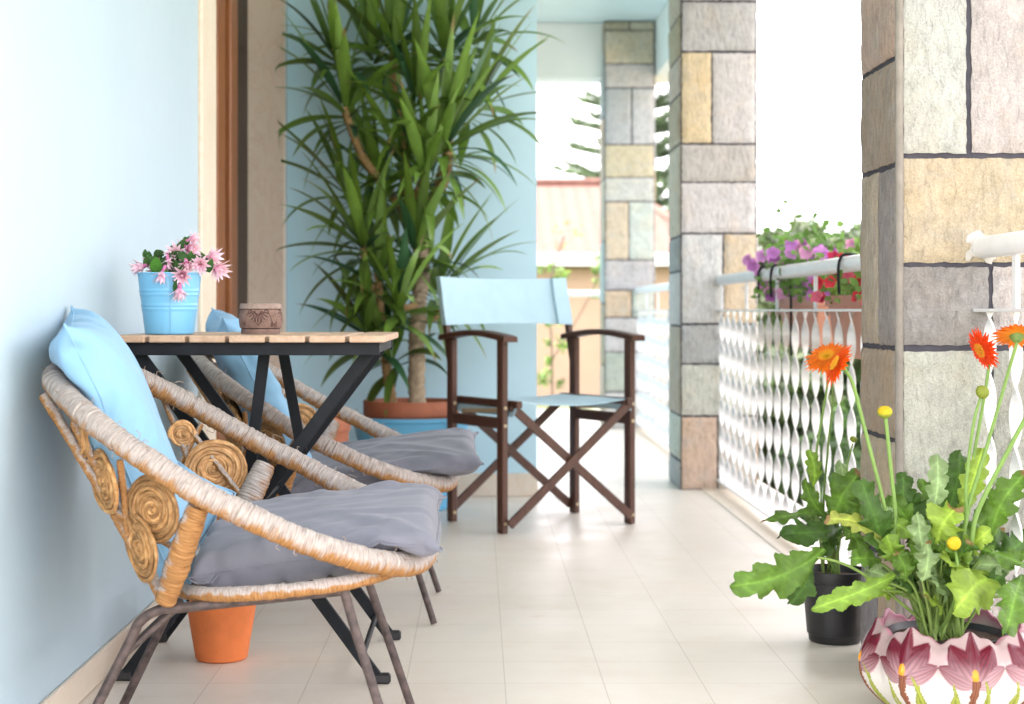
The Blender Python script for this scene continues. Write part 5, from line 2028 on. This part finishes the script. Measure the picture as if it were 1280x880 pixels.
# ------------------------------------------------------------------ flower troughs on the rail
def trough(x0, x1, y0, y1, z0, z1, label):
    root = empty("flower_trough", ((x0 + x1) / 2, (y0 + y1) / 2, z0), label, "planter", "terracotta coloured troughs hung on the railing")
    m = MB()
    cx, cy = (x0 + x1) / 2, (y0 + y1) / 2
    def ring(f, z, ex=0.0):
        hx, hy = (x1 - x0) / 2 * f + ex, (y1 - y0) / 2 * (1 - (1 - f) * 0.3) + ex
        return [(cx - hx, cy - hy, z), (cx + hx, cy - hy, z), (cx + hx, cy + hy, z), (cx - hx, cy + hy, z)]
    rg = [ring(.78, z0), ring(.98, z1 - 0.03), ring(.98, z1 - 0.03, 0.008), ring(1.0, z1, 0.008), ring(1.0, z1, -0.004), ring(.9, z1 - 0.03, -0.004)]
    vs_ = [p for q in rg for p in q]
    fs_ = [(0, 3, 2, 1)] + [(i * 4 + k, i * 4 + (k + 1) % 4, (i + 1) * 4 + (k + 1) % 4, (i + 1) * 4 + k) for i in range(5) for k in range(4)] + [(20, 21, 22, 23)]
    m.add(vs_, fs_)
    m.build("trough_body", M_TERRA_P, root, smooth=False)
    m = MB(); m.add(ring(.93, z1 - 0.018, -0.004), [(0, 1, 2, 3)]); m.build("soil", M_SOIL, root)
    return root


trough(1.075, 1.245, 4.15, 4.93, 0.615, 0.800, "terracotta coloured trough of red geraniums, hung outside the white railing")
trough(1.075, 1.245, 5.10, 5.72, 0.630, 0.800, "terracotta coloured trough of purple petunias, hung outside the white railing")
for k, (yy, lab) in enumerate(((5.66, "thin black hook over the handrail, closest to the middle pillar"), (5.42, "thin black hook over the handrail, in front of the purple petunias"), (4.40, "thin black hook over the handrail, beside the nearest pillar"))):
    m = MB()
    m.tube(bez([(0.992, yy, 0.80), (0.990, yy, 0.87), (0.998, yy, 0.902), (1.02, yy, 0.9095), (1.05, yy, 0.900), (1.058, yy, 0.86), (1.059, yy, 0.60)], 48), 0.0042, 8)
    tag(m.build("trough_hook", M_BLACK, loc=(1.02, yy, 0.9)), lab, "hook", "black hooks holding the troughs")


def bloom_plant(name, x, y, z, n, ext, colours, leaf, label, seed, fs=0.02, low=0.0):
    root = empty(name, (x, y, z), label, "plant")
    r = random.Random(seed)
    m = MB()
    for k in range(n * 14):
        p = Vector((x + r.gauss(0, ext[0]), y + r.uniform(-1, 1) * ext[1], z + low + abs(r.gauss(0, 1)) * ext[2] * 0.6))
        g = r.uniform(.7, 1.5)
        petal(m, p, (r.uniform(-1, 1), r.uniform(-1, 1), r.uniform(-.4, .9)), (r.uniform(-.4, .4), -1, .6), r.uniform(.018, .034), r.uniform(.013, .024), 0.3, tuple(q * g for q in leaf), tuple(q * g * 1.2 for q in leaf), 4, 0.9, .2)
    for k in range(10):
        p = Vector((x + r.gauss(0, ext[0]), y + r.uniform(-1, 1) * ext[1], z + ext[2] * r.uniform(.2, 1.0)))
        m.tube(bez([(x, p.y, z - 0.02), (x * .5 + p.x * .5, p.y, z + .03), p], 8), 0.002, 5, col=(0.12, 0.2, 0.05))
    m.build("foliage", M_FOLIAGE, root, angle=None)
    for k in range(n):
        c = Vector((x + r.gauss(-0.03, ext[0] * 1.1), y + r.uniform(-1, 1) * ext[1] * 1.02, z + low + ext[2] * r.uniform(.0, 1.15)))
        nn, a, b = perp((r.uniform(-1, .2), -1, r.uniform(-.3, .6)))
        col = r.choice(colours)
        m = MB()
        for q in range(5):
            th = 2 * PI * q / 5 + r.uniform(-.1, .1)
            rad = a * math.cos(th) + b * math.sin(th)
            petal(m, c, rad + nn * 0.35, nn, fs * r.uniform(.9, 1.2), fs * 1.25, -0.4, tuple(x_ * .8 for x_ in col), col, 4, 0.7, .15)
        m.build("flower", M_PETAL, root, angle=None)
    return root


PUR = [(0.52, 0.20, 0.58), (0.62, 0.30, 0.66), (0.72, 0.35, 0.62), (0.45, 0.14, 0.50)]
RED = [(0.62, 0.02, 0.04), (0.70, 0.04, 0.07), (0.55, 0.03, 0.10), (0.75, 0.15, 0.25)]
bloom_plant("petunia_plant", 1.13, 5.46, 0.80, 64, (.06, .33, .16), PUR, (0.10, 0.19, 0.05), "purple and pink petunias blooming in the trough near the middle pillar", 3, .025)
bloom_plant("geranium_plant", 1.14, 4.55, 0.80, 52, (.055, .38, .13), RED, (0.11, 0.19, 0.045), "red geraniums blooming in the trough near the nearest pillar", 4, .021, -0.02)

# ------------------------------------------------------------------ the garden beyond
def leaf_cloud(mb, c, ext, n, size, tones, r, clump=7):
    c = Vector(c)
    cl = []
    for k in range(clump):
        v = Vector((r.gauss(0, .42), r.gauss(0, .42), r.gauss(0, .42)))
        if v.length > 0.85: v = v.normalized() * .85
        cl.append((v, r.uniform(.22, .48), r.uniform(.65, 1.35)))
    vs, fs, cs = [], [], []
    for k in range(n):
        v, s, g = r.choice(cl)
        u = Vector((r.gauss(0, 1), r.gauss(0, 1), r.gauss(0, 1))).normalized() * (s * r.random() ** 0.4)
        q = v + u
        p = c + Vector((q.x * ext[0], q.y * ext[1], q.z * ext[2]))
        if p.z < GZ + 0.02: p.z = GZ + 0.02 + r.random() * .1
        d = Vector((r.uniform(-1, 1), r.uniform(-1, 1), r.uniform(-.8, .8))).normalized()
        e = d.orthogonal().normalized()
        L, w = size * r.uniform(.6, 1.4), size * r.uniform(.3, .6)
        o = len(vs)
        vs += [p - d * L, p + e * w, p + d * L, p - e * w]
        fs.append((o, o + 1, o + 2, o + 3))
        t = r.choice(tones)
        f = g * r.uniform(.75, 1.25)
        cs += [tuple(x * f for x in t)] * 4
    mb.add(vs, fs, cs)


TON_D = [(0.06, 0.115, 0.032), (0.08, 0.145, 0.042), (0.045, 0.085, 0.03)]
TON_L = [(0.046, 0.070, 0.022), (0.06, 0.08, 0.03), (0.036, 0.060, 0.02)]


def bush(x, y, w, dpt, ztop, n, tones, label, cat, seed, group, size=0.06, trunk=True, clump=9, zbot=None):
    r = random.Random(seed)
    root = empty("garden_shrub" if cat == "shrub" else "garden_tree", (x, y, GZ), label, cat, group)
    zb = GZ if zbot is None else zbot
    m = MB()
    leaf_cloud(m, (x, y, (ztop + zb) / 2), (w, dpt, (ztop - zb) / 2 * 1.05), n, size, tones, r, clump)
    m.build("crown", M_FOLIAGE, root, smooth=False)
    if trunk:
        m = MB()
        m.tube(bez([(x, y, GZ - .02), (x + .05, y, (zb + GZ) / 2 + .2), (x, y, (ztop + zb) / 2)], 10), [0.07 - 0.004 * i for i in range(12)][:len(bez([(0, 0, 0), (1, 0, 0), (2, 0, 0)], 10))], 8)
        for k in range(4):
            th = r.uniform(0, 6.28)
            m.tube([(x, y, (zb + ztop) / 2 - .3), (x + math.cos(th) * w * .5, y + math.sin(th) * dpt * .5, (zb + ztop) / 2 + .3)], [0.03, 0.012], 6)
        m.build("trunk", M_BARK, root)
    return root


SH = [(2.35, 5.2, .75, .8, .40, "dense dark green shrub outside the railing, closest to the camera", 1), (2.5, 6.7, .8, .9, .55, "dense dark green shrub outside the railing, second from the camera", 2), (2.6, 8.4, .8, 1.0, .52, "dark green shrub outside the railing, third from the camera", 3),
      (2.75, 10.3, .9, 1.1, .60, "dark green shrub outside the railing, behind the middle pillar", 4), (2.9, 12.6, 1.0, 1.2, .6, "dark green shrub outside the railing, fourth along", 5)]
for (x, y, w, dp, zt, lab, s) in SH:
    bush(x, y, w, dp, zt, 4200, TON_D, lab, "shrub", s, "dark shrubs along the balcony edge", 0.055)
TRS = [(3.62, 16.5, .95, 1.4, 1.80, "pale green tree above the red geraniums, behind the railing"), (2.95, 15.0, .55, 1.0, 1.35, "low pale green tree above the purple petunias"), (4.75, 19.0, 1.2, 1.6, 2.0, "pale green tree farther off beside the nearest pillar"), (2.75, 11.5, .75, 1.2, 0.98, "yellow green bush behind the flower troughs")]
for k, (x, y, w, dp, zt, lab) in enumerate(TRS):
    bush(x, y, w, dp, zt, 9000, TON_L, lab, "tree", 20 + k, "pale trees beyond the railing", 0.085, clump=20)

# house beyond, with hipped roof
hs = empty("neighbour_house", (-1.5, 27, GZ), "peach house with a red tiled roof beyond the garden", "house")
HY = 25.0
HX0, HX1 = -7.0, 3.55
m = MB(); m.box((HX0, HY, GZ - 0.02), (HX1, HY + 7, 1.42)); m.build("wall", M_HOUSE, hs, smooth=False)
m = MB()
ez, rz, ov = 1.60, 3.0, 0.35
e = [(HX0 - ov, HY - ov, ez), (HX1 + ov, HY - ov, ez), (HX1 + ov, HY + 7 + ov, ez), (HX0 - ov, HY + 7 + ov, ez), (HX0 + 3.4, HY + 3.5, rz), (HX1 - 1.2, HY + 3.5, rz)]
m.add(e, [(0, 1, 5, 4), (1, 2, 5), (2, 3, 4, 5), (3, 0, 4), (3, 2, 1, 0)])
m.build("roof", M_ROOF, hs, smooth=False)
m = MB()
m.box((HX0 - ov - .06, HY - ov - .08, ez - 0.16), (HX1 + ov + .06, HY - ov - .002, ez + 0.03), bev=0.01)
m.build("eaves_board", M_BEAM, hs)
m = MB(); m.tube([(HX0 + 3.4, HY + 3.5, rz + 0.02), (HX1 - 1.2, HY + 3.5, rz + 0.02), (HX1 + ov, HY - ov, ez + 0.02)], 0.09, 8); m.build("ridge_tiles", M_ROOF, hs)
# climbing plant in front of it
vn = empty("climbing_vine", (0.75, 13.4, GZ), "thin climbing vine beyond the end handrail", "plant")
m = MB(); r = random.Random(8)
for (px, py, n, s) in ((688, 345, 90, .16), (745, 338, 60, .10), (740, 365, 30, .08), (690, 430, 70, .13), (685, 470, 90, .13), (692, 395, 40, .1), (700, 300, 10, .1), (712, 280, 12, .1)):
    leaf_cloud(m, P(px, py, 13.4), (s, s, s * 1.3), n, 0.028, [(0.16, 0.25, 0.05), (0.12, 0.2, 0.05)], r, 4)
m.build("leaves", M_FOLIAGE, vn, smooth=False)
m = MB()
m.tube(bez([(0.62, 13.4, GZ), P(690, 450, 13.4), P(688, 400, 13.4), P(690, 345, 13.4), P(705, 295, 13.4)], 24), 0.008, 6)
m.tube(bez([P(690, 450, 13.4), P(715, 410, 13.4), P(742, 360, 13.4), P(746, 335, 13.4)], 20), 0.006, 6)
m.build("stem", M_BARK, vn)

# tall norfolk pine behind the house
AX, AY = 4.35, 44.0
pn = empty("norfolk_pine", (AX, AY, GZ), "tall norfolk pine with drooping tiers, seen beside the farthest pillar", "tree")
m = MB(); m.tube([(AX, AY, GZ), (AX, AY, 5), (AX, AY, 13)], [0.34, 0.25, 0.05], 10); m.build("trunk", M_BARK, pn)
m = MB()
r = random.Random(31)
for tier in range(15):
    z = 2.2 + tier * 0.68
    L = 2.55 * (1 - tier / 19) * r.uniform(.9, 1.1)
    nb = 11
    for k in range(nb):
        th = 2 * PI * (k + r.uniform(-.2, .2)) / nb + tier
        prev = Vector((AX, AY, z))
        for i in range(1, 23):
            t = i / 22
            q = Vector((AX + math.cos(th) * L * t, AY + math.sin(th) * L * t, z + 0.30 * L * t ** 1.3 - 0.10 * L * t))
            d = (q - prev)
            s = d.cross(Vector((0, 0, 1))).normalized()
            for w in range(7):
                sg = r.uniform(-1, 1)
                tip = q + s * sg * 0.42 * (1 - .4 * t) + Vector((0, 0, r.uniform(-.04, .16))) + d * 1.1
                e = Vector((0, 0, 0.06))
                g = r.uniform(.7, 1.3)
                m.add([q - e, tip - e * .3, tip + e * .3, q + e], [(0, 1, 2, 3)], (0.14 * g, 0.19 * g, 0.13 * g))  # needle colour lightened to stand in for haze and glare
            prev = q
m.build("crown", M_FOLIAGE, pn, smooth=False)
